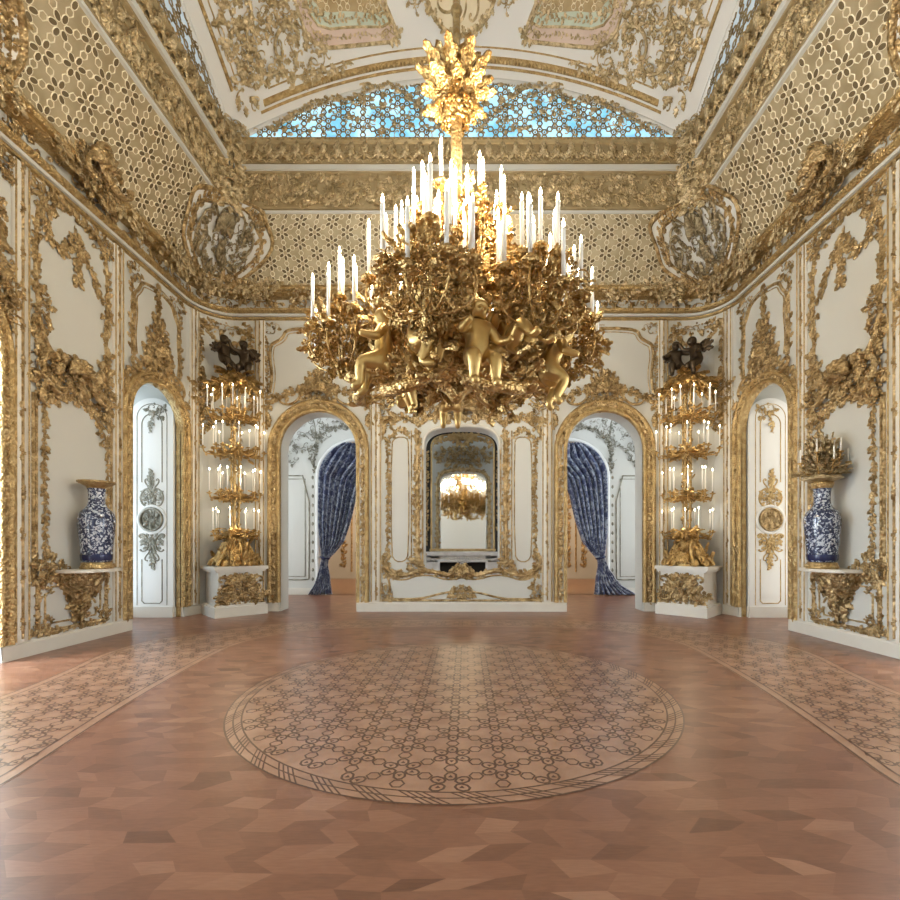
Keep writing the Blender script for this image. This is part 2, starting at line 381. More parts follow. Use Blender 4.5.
for s, nm in ((-1, 'wall_left'), (1, 'wall_right')):
    m = MB(); a, b = sorted((s * UF, s * (2 * UM - UF)))
    wall(m, a, b, VT, [sidew(o, s) for o in (FARA, MIDA, NEAR)])
    for o in (FARA, MIDA, NEAR):
        reveal(m, sidew(o, s), .10, 1)
    struct(m.build(nm, [WHITE, GOLDB], fmap=perim, smooth=False))
    # deep window bays behind the side arches
    for k, (o, yc) in enumerate(((FARA, 8.775), (MIDA, 4.77), (NEAR, .765))):
        h = o[1] + .03; zt = o[2] + o[3] + .25; x0, x1 = s * 5.95, s * 6.95
        m = MB(); y0, y1 = yc - h, yc + h
        grid(m, [[(x0, y0, 0), (x0, y0, zt)], [(x1, y0, 0), (x1, y0, zt)]])
        grid(m, [[(x0, y1, 0), (x0, y1, zt)], [(x1, y1, 0), (x1, y1, zt)]])
        grid(m, [[(x0, y0, zt), (x0, y1, zt)], [(x1, y0, zt), (x1, y1, zt)]])
        # wall pier round the arch, seen from inside the bay
        P = [(u, v, 0) for u, v in arch_pts(yc, o[1], o[2], o[3])]
        grid(m, [[(x0, u, v), (x0, u, zt)] for u, v, _ in P]); 
        for q in (y0, y1):
            e = yc + (o[1] if q > yc else -o[1]); grid(m, [[(x0, q, 0), (x0, q, zt)], [(x0, e, 0), (x0, e, zt)]])
        struct(m.build('wall_bay_' + ('left', 'right')[s > 0], WHITE, smooth=False))
        w = struct(empty('window_%d' % ((1 if s < 0 else 4) + k), (s * 6.95, yc, 0)))
        m = MB(); box(m, 0, s * .02, -h + .06, h - .06, .25, zt - .1); m.build('pane', (SKYP if s < 0 else SKYR) if k == 0 else (SKYB if s < 0 else SKYC), w, smooth=False)
        m = MB()
        for yy in (-h + .04, 0, h - .04): box(m, -s * .04, s * .03, yy - .04, yy + .04, 0, zt)
        for zz in (.12, 1.5, 2.8, zt - .06): box(m, -s * .035, s * .025, -h, h, zz - .05 if zz > .2 else 0, zz + .05)
        m.build('window_frame', LACQ, w, smooth=False)
m = MB(); wall(m, -(UF), UF, VT, [(s * 3.25, .86, 3.66, .86, 0., 2.) for s in (-1, 1)])
def frontmap(u, v, w): return u, -.8 + w, v
m2 = MB(); m2.V = m.V; m2.Q = m.Q; m2.mq = m.mq; m2.n = m.n
struct(m2.build('wall_front', WHITE, fmap=frontmap, smooth=False))
# floor: blocks of parquet laid in skewed rows
m = MB(); tone = []; g = R_(5)
bw, bh, sk = .20, .105, .06
rows = int(15.3 / bh) + 1; cols = int(15.2 / bw) + 1
G = [[(-7.5 + i * bw + (.5 * bw if j % 2 else 0) + g.uniform(-.045, .045), -1.4 + j * bh + g.uniform(-.024, .024), 0) for i in range(cols + 1)] for j in range(rows + 1)]
grid(m, G); tone = [min(.62, max(-.1, g.gauss(.25, .105))) for _ in range(rows * cols)]
struct(m.build('floor', PARQ, smooth=False, tone=tone))
# inlaid lattice used on floor, cove and lunette
def lattice(inside, a, ox, oy, xr, yr):
    """flowers of six petals on a triangular net, joined by small hexagonal rings -> (x, y, r, rot, kind)"""
    out = []; h = a * sqrt(3) / 2
    for i in range(int((xr[1] - xr[0]) / h) + 3):
        for j in range(int((yr[1] - yr[0]) / a) + 3):
            x = ox + (i + math.floor((xr[0] - ox) / h)) * h
            ii = i + math.floor((xr[0] - ox) / h)
            y = oy + (j + math.floor((yr[0] - oy) / a)) * a + (a / 2 if ii % 2 else 0)
            for k in range(6):
                t = pi / 6 + k * pi / 3
                px, py = x + a * .235 * cos(t), y + a * .235 * sin(t)
                if inside(px, py): out.append((px, py, a * .128, t, 'p'))
                if k < 3:
                    px, py = x + a * .5 * cos(t), y + a * .5 * sin(t)
                    if inside(px, py): out.append((px, py, a * .128, t, 'm'))
    return out
def ring(mb, x, y, r, rot, th, w, h=0., n=6, mat=0, sx=1.):
    A = [pi / 6 + 2 * pi * i / n for i in range(n)]
    if h: prof = [(r - th, w), (r - th * .5, w + h), (r, w)]
    else: prof = [(r - th, w), (r, w)]
    c, d = cos(rot), sin(rot)
    grid(mb, [[(x + c * (q + r * (sx - 1)) * cos(a) - d * q * sin(a), y + d * (q + r * (sx - 1)) * cos(a) + c * q * sin(a), ww) for a in A] for q, ww in prof], mat, close_j=True)
def disc(mb, x, y, r, rot, w, n=6, sx=1., mat=0):
    V = [(x, y, w)]
    for i in range(n):
        a = 2 * pi * i / n; p, q = r * cos(a) * sx, r * sin(a); V.append((x + p * cos(rot) - q * sin(rot), y + p * sin(rot) + q * cos(rot), w))
    mb.add(V, T=[(0, 1 + i, 1 + (i + 1) % n) for i in range(n)], mat=mat)
RO = 2.16; cy0 = 4.78
def floor_inlay(name, inside, poly_out, poly_in, xr, yr):
    m = MB()
    if poly_in is None: 
        disc(m, 0, cy0, RO, 0, .0015, 96, mat=0)
    else:
        grid(m, [[(a[0], a[1], .0015), (b[0], b[1], .0015)] for a, b in zip(poly_out, poly_in)], 0, close_i=False)
    for x, y, r, t, k in lattice(inside, .385, .0, cy0, xr, yr):
        if k == 's': continue
        ring(m, x, y, r * (.94 if k == 'p' else 1.07), t, .0165 if k == 'p' else .0135, .003, mat=1, sx=1.25 if k == 'p' else 1., n=8 if k == 'p' else 6)
        if k == 'p':
            disc(m, x - .004 * cos(t), y - .004 * sin(t), .021, t, .003, 3, mat=1)
    return m
m = floor_inlay('', lambda x, y: x * x + (y - cy0) ** 2 < 1.985 ** 2, None, None, (-2, 2), (cy0 - 2, cy0 + 2))
for r0, r1 in ((2.15, 2.163), (2.085, 2.096), (2.02, 2.033)): 
    A = np.linspace(0, 2 * pi, 97); grid(m, [[(q * cos(a), cy0 + q * sin(a), .003) for a in A] for q in (r0, r1)], 1)
for i in range(40):
    a = 2 * pi * i / 40
    for k in range(4):
        b = a + k * .024
        grid(m, [[(q * cos(b + (q - 2.03) * .7 + e), cy0 + q * sin(b + (q - 2.03) * .7 + e), .0033) for q in (2.033, 2.09, 2.15)] for e in (0, .0085)], 1)
struct(m.build('floor_medallion', [INLAY, DARKW], smooth=False))
def half(pts): return smooth(pts, 3)
OUT = half([(-4.55, 1.2), (-4.6, 2.6), (-4.45, 4.3), (-4.65, 5.4), (-4.95, 6.3), (-4.88, 7.2), (-4.3, 7.8), (-3.8, 8.5), (-2.9, 9.0), (-1.5, 9.1), (0, 9.12)])
INN = half([(-3.0, 1.2), (-2.7, 2.5), (-3.0, 3.8), (-3.18, 4.8), (-3.3, 5.8), (-3.38, 6.8), (-3.2, 7.4), (-2.7, 8.0), (-1.8, 8.25), (-.8, 8.3), (0, 8.3)])
OUTR = resample(np.concatenate([OUT, (OUT * (-1, 1))[::-1][1:]]), .05); INNR = resample(np.concatenate([INN, (INN * (-1, 1))[::-1][1:]]), .05)
k = min(len(OUTR), len(INNR)) * 1
OUTR = OUTR[np.linspace(0, len(OUTR) - 1, 260).astype(int)]; INNR = INNR[np.linspace(0, len(INNR) - 1, 260).astype(int)]
POLY = np.concatenate([OUTR, INNR[::-1]])
def in_poly(x, y, P=POLY):
    q = P; r = np.roll(P, -1, 0); c = ((q[:, 1] > y) != (r[:, 1] > y)) & (x < (r[:, 0] - q[:, 0]) * (y - q[:, 1]) / (r[:, 1] - q[:, 1] + 1e-12) + q[:, 0])
    return bool(c.sum() % 2) and np.min(np.hypot(P[:, 0] - x, P[:, 1] - y)) > .12
m = floor_inlay('', in_poly, OUTR, INNR, (-5, 5), (1.2, 9.2))
for P in (OUTR, INNR):
    for o in (.012, .10): sweep(m, P + 0, [(-.008 + (o if P is INNR else -o), .003), (.008 + (o if P is INNR else -o), .003)], mat=1)
struct(m.build('floor_border', [INLAY, DARKW], smooth=False))
# ------------------------------------------------------------------ mouldings round the room
def molding(n, prof, m, sm=False):
    b = MB(); band(b, prof); return struct(b.build('trim_%d' % n, m, fmap=perim, smooth=sm))
molding(1, [(0, 6.60), (.05, 6.61), (.05, 6.655), (.02, 6.66)], GOLDB)
molding(2, [(.0, 6.665), (.08, 6.67), (.08, 6.72), (.02, 6.725)], WHITE)
molding(3, [(.0, 6.73), (.07, 6.735), (.12, 6.775), (.13, 6.82), (.02, 6.84)], GOLDB)
molding(4, [(.0, 7.07), (.12, 7.09), (.2, 7.13), (.2, 7.16), (.26, 7.17), (.29, 7.21), (.28, 7.25), (.2, 7.27)], GOLDB)
# cove: from behind the cornice up to the gallery
CT = np.linspace(0, 1, 9)
CW = .2 + .82 * (.75 * CT + .25 * CT ** 2.4); CZ = 7.2 + 1.22 * (CT * .9 + .1 * np.sin(CT * pi / 2))
CS_ = np.r_[0, np.cumsum(np.hypot(np.diff(CW), np.diff(CZ)))]; CL = CS_[-1]
def cove(u, s, h):
    w = np.interp(s, CS_, CW) + h * .8; z = np.interp(s, CS_, CZ) - h * .6
    return perim(u, z, w)
m = MB(); grid(m, [[(u, c, 0) for c in CS_] for u in usamples(-2 * UM, 2 * UM)]); struct(m.build('cove', COVEG, fmap=cove))
m = MB(); mp = MB()
for x, y, r, t, k in lattice(lambda x, y: .06 < y < CL - .06 and abs(x) < UM + 2.2 and not (UF - .35 < abs(x) < US + .35 and False), .40, 0, .1, (-UM - 2.2, UM + 2.2), (0, CL)):
    ring(m, x, y, r * (.86 if k == 'p' else 1.12), t, .014, .0, .012, n=8 if k == 'p' else 6, sx=1.4 if k == 'p' else 1.)
    if k == 'p': disc(mp, x, y, r * .64, t, .006, 8, 1.6)
struct(m.build('cove_lattice', CREAM, fmap=cove)); struct(mp.build('cove_petals', PETAL, fmap=cove))
molding(5, [(.94, 8.40), (1.06, 8.405), (1.065, 8.45), (1.0, 8.48)], WHITE)
molding(6, [(.99, 8.48), (1.05, 8.49), (1.05, 8.53), (1.0, 8.54), (1.06, 9.18), (1.13, 9.2), (1.14, 9.23)], DULL)
molding(7, [(1.05, 9.22), (1.19, 9.235), (1.2, 9.33), (1.1, 9.35)], WHITE)
molding(8, [(1.1, 9.34), (1.17, 9.36), (1.14, 9.40), (1.14, 9.78), (1.17, 9.8), (1.2, 9.84), (1.2, 9.89), (1.16, 9.92), (.6, 9.93)], DULL)
# ceiling vault
def zc(x, y): return 9.93 + 1.25 * (1 - (x / 4.69) ** 2) + 1.3 * (1 - ((y - YC) / 4.63) ** 2)
def cmap(x, y, w): return x, y, zc(x, y) - w
m = MB(); grid(m, [[(x, y, 0) for y in np.linspace(YC - 4.95, YC + 4.95, 35)] for x in np.linspace(-5.0, 5.0, 35)]); struct(m.build('ceiling', CEIL, fmap=cmap))
# lunettes: back wall and the two sides
def lun_back(u, v, w): return u, 9.62 - w, v
for nm, fm, half_w, rise, wn in (('back', lambda u, v, w: (u, 9.44 - w, v), 4.66, 1.25, 7), ('left', lambda u, v, w: (-4.73 + w, YC + u, v), 4.6, 1.3, 8), ('right', lambda u, v, w: (4.73 - w, YC + u, v), 4.6, 1.3, 9)):
    top = (lambda x: float(zc(x, 9.40))) if nm == 'back' else (lambda x: float(zc(4.69, YC + x)))
    w = struct(empty('window_%d' % wn, (0, 0, 0)))
    X = np.linspace(-half_w, half_w, 41)
    m = MB(); grid(m, [[(x, 9.5, 0), (x, top(x) + .06, 0)] for x in X]); m.build('pane', STAIN if nm == 'back' else FROST, w, fmap=fm)
    m = MB()
    for x, y, r, t, k in lattice(lambda x, y: 9.93 < y < top(x) - .06, .47, 0, 10.0, (-half_w, half_w), (9.9, 11.3)):
        ring(m, x, y, r * 1.18, t, .032, .01, .02, n=6)
        if k == 'p': put(m, BEAD, x, y, r * .7, rel=.5, w0=.01)
    m.build('tracery', LEADING, w, fmap=fm)
    m = MB(); PA = [(x, top(x) - .03) for x in X]; sweep(m, PA, [(.05, .0), (.03, .04), (-.03, .04), (-.06, .02), (-.07, .0)]); m.build('window_frame', CEIL, w, fmap=fm)
    if nm == 'back':
        m = MB(); g = R_(8)
        for sx in (-1, 1):
            pts = smooth([(sx * 1.1, 10.9), (sx * 1.8, 11.05), (sx * 2.3, 10.6), (sx * 2.6, 10.75), (sx * 3.2, 10.55), (sx * 3.9, 10.1)], 2)
            vine(m, pts, .17, 31, dens=1.1, rel=1, w=.04)
            pts = smooth([(sx * .3, 10.05), (sx * .75, 10.5), (sx * 1.2, 10.85)], 2); vine(m, pts, .2, 32, w=.04)
            put(m, SHELL, sx * 2.0, 11.0, .3, .1 * sx, w0=.05); fill(m, min(sx * .4, sx * 4.3), max(sx * .4, sx * 4.3), 9.98, 11.0, .13, 33, .22, w=.04, test=lambda u, v: v < top(u) - .12)
        o = m.build('gilded_tracery_garland', PALEG, fmap=fm); tag(o, 'gilded scroll garland lying over the blue lattice window at the far end', 'ornament')
# ------------------------------------------------------------------ gilded relief on the walls (written for the right side, s = -1 mirrors it)
SIDE = {-1: 'left', 1: 'right'}
CUE = {-1: 'of the bare vase', 1: 'of the vase with gilt branches'}
BAY = {-1: 'bluish door leaf', 1: 'grey door leaf'}
def relief(name, m, label, cat, s=1, fmap=perim, mats=GOLD, parent=None):
    o = m.build(name, mats, parent, fmap=fmap, sgn=s)
    if parent is None: tag(o, label, cat)
    return o
def rods(m, a0, a1, v0, v1, n=2, r=.022):
    for i in range(n):
        a = a0 + (a1 - a0) * i / max(1, n - 1); sweep(m, [(a, v0), (a, v1)], rod_prof(r, r * 1.3))
def clasps(m, a, v0, v1, step, s, seed):
    g = R_(seed); v = v0
    while v < v1:
        put(m, LEAF, a, v, s, pi / 2 + g.uniform(-.3, .3)); put(m, LEAF, a, v, s, -pi / 2 + g.uniform(-.3, .3)); put(m, FLO, a, v, s * .6, w0=.02)
        v += step * g.uniform(.85, 1.15)
def pilaster(s, a0, a1, v0, v1, label, seed, big=False):
    m = MB(); c = (a0 + a1) / 2; h = (a1 - a0) / 2
    sweep(m, [(c, v0), (c, v1)], [(-h, 0), (-h, .05), (h, .05), (h, 0)])
    o = relief('pilaster', m, label, 'pilaster', s, mats=STONE)
    g = MB(); rods(g, a0 + .02, a1 - .02, v0 + .02, v1, 2, .014)
    for x in g.V: x[:, 2] += .045
    k = MB(); sweep(k, [(c, v0 + .05), (c, v1)], rod_prof(h * .16, .02)); clasps(k, c, v0 + .25, v1, .55, .11, seed)
    for x in k.V: x[:, 2] += .05
    relief('gilded_rod', g, None, None, s, mats=GOLDB, parent=o); relief('gilded_leaf_strand', k, None, None, s, parent=o)
    return o
def archframe(s, op, wd, label, seed, side=False):
    uc, hw, vs, ri, v0, p = op
    m = MB(); h = wd / 2; P = arch_path(uc, hw + h, vs, ri + h, .2 if v0 == 0 else v0)
    sweep(m, P, [(-h, -.02), (-h, .05), (-h * .7, .085), (-h * .45, .05), (h * .3, .045), (h * .5, .09), (h * .8, .095), (h, .05), (h, 0)])
    o = relief('gilded_arch_frame', m, label, 'arch frame', s, mats=GOLDB)
    k = MB(); vine(k, P, h * 1.0, seed, dens=1.2, stem=False, mix=(LEAF, LEAF, FLO, BEAD), w=.045, rel=.6, spread=.5)
    relief('leaf_carving', k, None, None, s, parent=o)
    return o
for s in (-1, 1):
    S = SIDE[s]; v_ = CUE[s]; b_ = BAY[s]
    # --- plinths
    m = MB(); H_ = .21
    for a0, a1 in ((0, 2.36), (4.14, 4.7)) if False else ((4.13, FARA[0] - .74), (FARA[0] + .74, MIDA[0] - 1.01)):
        grid(m, [[(u, 0, .06), (u, H_ - .03, .06), (u, H_, .035), (u, H_, 0)] for u in usamples(a0, a1)])
        for e in (a0, a1): m.add([(e, 0, 0), (e, 0, .06), (e, H_, .035), (e, H_, 0)], [(0, 1, 2, 3)])
    struct(m.build('baseboard_' + S, STONE, fmap=perim, sgn=s, smooth=False))
    # --- pilasters
    pilaster(s, 9.68, 9.90, .2, 6.58, 'white pilaster strip at the %s edge, past the niche %s' % (S, v_), 11)
    pilaster(s, 7.99, 8.2, .2, 6.58, 'white pilaster strip between niche %s and %s' % (v_, b_), 12)
    pilaster(s, 5.89, 6.10, .2, 6.58, 'slim pilaster strip between the %s and its candelabrum' % b_, 13)
    pilaster(s, 4.46, 4.68, .2, 6.58, 'slim pilaster strip between the %s back doorway and the corner candelabrum' % S, 14)
    pilaster(s, 1.82, 2.06, .2, 5.2, 'white and gilt pilaster strip between the %s back doorway and the mirror panel' % S, 15)
    pilaster(s, 2.12, 2.34, .2, 4.0, 'slim gilt pilaster strip right against the frame of the %s back doorway' % S, 16)
    # --- arch frames
    archframe(s, FARA, .22, 'gilded arch frame round the recess of the tall %s' % b_, 21)
    archframe(s, MIDA, .16, 'gilded arch frame cut off by the %s edge of the view' % S, 22)
    archframe(1, (s * 3.25,) + DOOR[0][1:], .29, 'broad gilded arch frame round the %s back doorway with the blue curtain' % S, 23)
    # --- panel above the side arch: outline, crest, drop
    c = FARA[0]
    m = MB()
    P = smooth([(c - .62, 4.95), (c - .66, 5.3), (c - .6, 5.7), (c - .64, 6.0), (c - .5, 6.15), (c - .42, 6.34), (c - .1, 6.4)], 2); Q = (P * (-1, 1) + (2 * c, 0))
    for pp in (P, Q): sweep(m, pp, rod_prof(.03, .035)); sweep(m, pp + (0, 0), [(.06, 0), (.07, .02), (.08, 0)])
    vine(m, [(c - .68, 4.9), (c - .7, 5.6), (c - .66, 6.2)], .17, 41, sym=c); cluster(m, c - .6, 6.42, .2, .13, .17, 10, 42); cluster(m, c + .6, 6.42, .2, .13, .17, 10, 43)
    vine(m, smooth([(c - .02, 6.55), (c + .03, 6.3), (c - .02, 5.98)], 1), .17, 44, dens=1.6)
    relief('gilded_panel_frame', m, 'gilded scroll outline of the white panel above the %s' % b_, 'panel frame', s)
    m = MB()
    cluster(m, c, 4.98, .34, .3, .27, 34, 45, sym=True, rel=1.2); cluster(m, c, 5.4, .2, .42, .25, 26, 46, sym=True, rel=1.2)
    vine(m, [(c, 5.5), (c, 6.05)], .2, 47, dens=2)
    put(m, SHELL, c, 5.15, .42, 0, rel=1.3, w0=.12)
    for k in (-1, 1):
        vine(m, smooth([(c + k * .2, 4.85), (c + k * .45, 4.9), (c + k * .62, 4.6), (c + k * .82, 4.5), (c + k * .86, 4.1)], 2), .26, 48, dens=1.5)
        bigscroll(m, False, c, CS, c + k * .5, 4.78, .5, -.5 * k, k, w=.05)
    relief('gilded_crest', m, 'tall gilded rococo crest rising over the arch of the %s' % b_, 'crest', s)
    # --- vase panel
    m = MB()
    for k, x0 in ((1, 8.29), (-1, 9.57)):
        P = smooth([(x0, 4.35), (x0 + k * .06, 4.8), (x0, 5.2), (x0 + k * .02, 5.9), (x0 + k * .05, 6.25), (x0 + k * .25, 6.5)], 2)
        sweep(m, P, rod_prof(.028, .035)); vine(m, P, .155, 51 + k, dens=1.25)
    P = smooth([(8.5, 6.45), (8.9, 6.5), (9.3, 6.5)], 1); vine(m, P, .2, 54, dens=2)
    cluster(m, 8.4, 6.42, .2, .16, .2, 16, 55); cluster(m, 9.45, 6.38, .2, .2, .2, 18, 56)
    cluster(m, 9.5, 4.75, .13, .35, .2, 22, 57); cluster(m, 8.33, 5.25, .08, .3, .16, 12, 58)
    o = relief('gilded_panel_frame', m, 'gilded leafy frame of the upper wall panel, niche %s' % v_, 'panel frame', s)
    m = MB()
    vine(m, smooth([(9.5, 6.15), (9.3, 5.82), (9.08, 5.85), (8.95, 6.2)], 2), .2, 61, dens=2.0)
    vine(m, [(8.92, 6.3), (8.86, 5.9), (8.88, 5.5)], .19, 62, dens=2.3); vine(m, smooth([(8.95, 6.2), (8.7, 6.0), (8.55, 5.65), (8.42, 5.5)], 2), .17, 63, dens=2.0)
    relief('swag', m, None, None, s, parent=o)
    m = MB()
    P = smooth([(9.55, 4.6), (9.42, 4.2), (9.15, 4.05), (8.95, 4.12), (8.75, 4.02), (8.5, 3.95), (8.32, 4.25), (8.3, 4.6)], 2)
    vine(m, P, .3, 64, dens=1.5, rel=1.1)
    sweep(m, P + (0, .1), rod_prof(.045, .06)); sweep(m, P + (0, -.25), rod_prof(.035, .05))
    cluster(m, 8.98, 4.02, .3, .26, .27, 34, 65, rel=1.3); cluster(m, 9.42, 3.9, .2, .38, .27, 34, 66); cluster(m, 8.38, 3.95, .18, .45, .24, 34, 67)
    put(m, CS, 9.42, 3.95, .55, 1.2, 1, rel=1.2, w0=.08); put(m, SS, 8.7, 3.92, .6, .3, -1, rel=1.2, w0=.08); put(m, SHELL, 8.95, 4.12, .4, 0, rel=1.3, w0=.14)
    vine(m, smooth([(9.45, 3.55), (9.2, 3.72), (8.95, 3.68), (8.7, 3.72), (8.45, 3.4)], 2), .19, 68, dens=1.7); cluster(m, 8.36, 3.4, .1, .3, .2, 16, 69)
    relief('gilded_cresting', m, 'dense gilded scroll band high above the rim %s' % v_, 'cresting', s)
    m = MB()
    vine(m, [(9.42, 3.5), (9.44, 2.4), (9.4, 1.3)], .135, 71, dens=1.5); vine(m, [(8.3, 3.3), (8.29, 2.2), (8.31, 1.2)], .11, 72, dens=1.4)
    rods(m, 9.55, 9.6, 1.2, 3.6, 2, .02); rods(m, 8.22, 8.24, 1.2, 3.6, 1, .02)
    cluster(m, 9.46, 1.18, .16, .18, .22, 26, 73); cluster(m, 9.2, 1.12, .2, .07, .18, 14, 74); cluster(m, 8.32, 1.1, .07, .15, .17, 10, 75)
    relief('gilded_panel_frame', m, 'gilded vine frame directly behind the shelf %s' % v_, 'panel frame', s)
    m = MB()
    R = [(8.33, .27), (9.53, .27), (9.53, 1.02), (8.33, 1.02)]
    sweep(m, R, rod_prof(.03, .035), closed=True)
    vine(m, [(8.35, .27), (9.5, .27)], .12, 76, dens=1.6); cluster(m, 9.5, .33, .1, .1, .17, 12, 77); cluster(m, 8.37, .35, .09, .1, .16, 10, 78); vine(m, [(8.33, .4), (8.33, 1.0)], .11, 79); vine(m, [(9.53, .4), (9.53, 1.0)], .11, 79)
    N = [(8.55, .38), (9.32, .38), (9.34, .45), (9.42, .47), (9.42, .80), (9.34, .82), (9.32, .9), (8.55, .9), (8.53, .82), (8.45, .8), (8.45, .47), (8.53, .45)]
    sweep(m, N, rod_prof(.014, .02), closed=True)
    for q in ((9.36, .44), (9.36, .84), (8.51, .44), (8.51, .84)): cluster(m, q[0], q[1], .05, .05, .1, 5, 80)
    relief('gilded_panel_frame', m, 'gilded frame of the low panel under the shelf %s' % v_, 'panel frame', s)
    # next panel towards the viewer stays outside the photo, only its edge pieces over the middle arch are seen
    m = MB(); c2 = MIDA[0]
    vine(m, smooth([(c2 - 1.05, 5.9), (c2 - 1.0, 5.4), (c2 - 1.1, 4.9), (c2 - 1.1, 4.5)], 2), .24, 81, dens=1.5); cluster(m, c2 - 1.1, 4.7, .15, .5, .26, 34, 82)
    P = smooth([(c2 - .9, 4.9), (c2 - .85, 5.6), (c2 - 1.0, 6.1), (c2 - .8, 6.45)], 2); sweep(m, P, rod_prof(.03, .04)); sweep(m, P + (.1, 0), rod_prof(.015, .02))
    cluster(m, c2 - 1.0, 6.4, .25, .18, .22, 22, 83); cluster(m, c2, 5.2, .6, .3, .3, 40, 84, sym=True)
    relief('gilded_crest', m, 'gilded scrolls over the arch cut off by the %s edge of the view' % S, 'crest', s)
    # --- corner niche
    m = MB()
    vine(m, smooth([(4.8, 6.45), (5.0, 6.1), (5.3, 5.98), (5.6, 6.1), (5.82, 6.45)], 2), .18, 91, dens=1.9)
    vine(m, [(4.8, 6.4), (4.78, 5.6)], .15, 92, dens=1.4); vine(m, [(5.84, 6.4), (5.84, 5.5)], .15, 93, dens=1.4); cluster(m, 5.3, 6.4, .5, .12, .18, 26, 94, sym=False)
    relief('gilded_festoon', m, 'dull gilded festoon hanging under the cornice above the %s dark bronze cherubs' % S, 'festoon', s)
    m = MB()
    cluster(m, 5.86, 4.75, .2, .6, .23, 58, 95); cluster(m, 5.75, 4.3, .13, .3, .2, 18, 96); vine(m, [(5.95, 5.4), (5.88, 4.6), (5.9, 3.8)], .24, 97)
    relief('gilded_drop', m, 'thick gilded leaf drop between the %s and the candelabrum' % b_, 'ornament', s)
    m = MB()
    cluster(m, 4.62, 4.85, .17, .5, .22, 42, 98); vine(m, [(4.66, 5.4), (4.7, 4.9), (4.6, 4.2)], .22, 99)
    relief('gilded_drop', m, 'thick gilded leaf drop between the candelabrum and the %s back doorway' % S, 'ornament', s)
    # --- panel and crest over the back doorway
    c = 3.25; m = MB()
    P = smooth([(4.36, 4.95), (4.30, 5.35), (4.36, 5.75), (4.34, 6.05), (4.2, 6.12), (4.06, 6.2), (4.0, 6.38), (3.6, 6.42), (3.25, 6.42)], 2)
    for pp in (P, P * (-1, 1) + (2 * c, 0)): sweep(m, pp, rod_prof(.035, .04)); sweep(m, pp, [(.07, 0), (.08, .02), (.09, 0)])
    cluster(m, 4.3, 6.42, .16, .12, .16, 9, 101); cluster(m, 2.2, 6.42, .16, .12, .16, 9, 101); vine(m, [(4.4, 4.9), (4.42, 6.2)], .13, 102, sym=c)
    relief('gilded_panel_frame', m, 'gilded scroll outline of the white panel above the %s back doorway' % S, 'panel frame', s)
    m = MB(); cluster(m, c, 4.95, .36, .3, .25, 40, 103, sym=True, rel=1.2); cluster(m, c, 5.25, .18, .22, .22, 14, 104, sym=True, rel=1.2); put(m, SHELL, c, 5.0, .42, rel=1.3, w0=.14)
    vine(m, smooth([(c + .25, 4.9), (c + .55, 5.02), (c + .8, 4.82), (c + 1.0, 4.85), (c + 1.18, 4.6), (c + 1.2, 4.2)], 2), .24, 105, dens=1.6, sym=c)
    bigscroll(m, True, c, CS, c + .62, 4.8, .5, -.5, 1, w=.05)
    relief('gilded_crest', m, 'gilded rococo crest over the arch of the %s back doorway' % S, 'crest', s)
    # --- beside the mirror
    m = MB(); vine(m, [(1.68, 3.9), (1.66, 2.5), (1.68, 1.2)], .13, 111, dens=1.7); vine(m, [(1.64, 3.9), (1.4, 4.15), (1.2, 4.0)], .15, 112, dens=1.5)
    sweep(m, smooth([(1.6, 1.3), (1.6, 3.8), (1.5, 3.95), (1.25, 3.95), (1.2, 3.8), (1.2, 1.3), (1.3, 1.12), (1.5, 1.12)], 1, True), rod_prof(.013, .02), closed=True); cluster(m, 1.74, 1.05, .1, .22, .18, 20, 113)
    relief('gilded_panel_frame', m, 'gilded vine edging of the tall narrow panel between mirror and %s doorway' % S, 'panel frame', s)
# centre: pilasters round the opening with its mirror, crest and dado
m = MB()
for s in (-1, 1):
    vine(m, [(s * 1.0, 1.0), (s * 1.02, 2.5), (s * 1.0, 4.05)], .19, 121, dens=2.3); sweep(m, [(s * 1.0, 1.0), (s * 1.0, 4.1)], rod_prof(.05, .06)); cluster(m, s * 1.03, 1.05, .15, .22, .2, 24, 122)
    sweep(m, [(s * .885, .85), (s * .885, 3.7)], rod_prof(.02, .03)); sweep(m, [(s * 1.14, .95), (s * 1.14, 4.1)], rod_prof(.015, .02))
o = relief('gilded_opening_frame', m, 'gilded vine frame round the central arched opening before the chimney mirror', 'frame')
m = MB(); P = arch_pts(0, .87, 3.66, .56, p=3.); sweep(m, P, rod_prof(.03, .04)); relief('inner_molding', m, None, None, mats=STONE, parent=o)
m = MB(); cluster(m, 0, 4.75, 1.2, .4, .3, 76, 123, sym=True, rel=1.2); put(m, SHELL, 0, 4.6, .6, rel=1.3, w0=.16)
vine(m, smooth([(.3, 4.45), (.8, 4.4), (1.05, 4.25), (1.4, 4.45), (1.8, 4.3), (1.78, 3.95)], 2), .26, 124, dens=1.6, sym=0.); cluster(m, 1.75, 4.5, .2, .4, .24, 26, 125); cluster(m, -1.75, 4.5, .2, .4, .24, 26, 125)
vine(m, smooth([(.4, 5.2), (1.0, 5.4), (1.5, 5.1), (1.75, 5.9), (1.7, 6.4)], 2), .24, 126, dens=1.4, sym=0.)
relief('gilded_crest', m, 'wide gilded crest over the central opening, partly behind the chandelier', 'crest')
m = MB()
P = smooth([(0, .86), (.35, .80), (.7, .92), (1.05, .9), (1.3, .80), (1.55, .82), (1.75, 1.0)], 2)
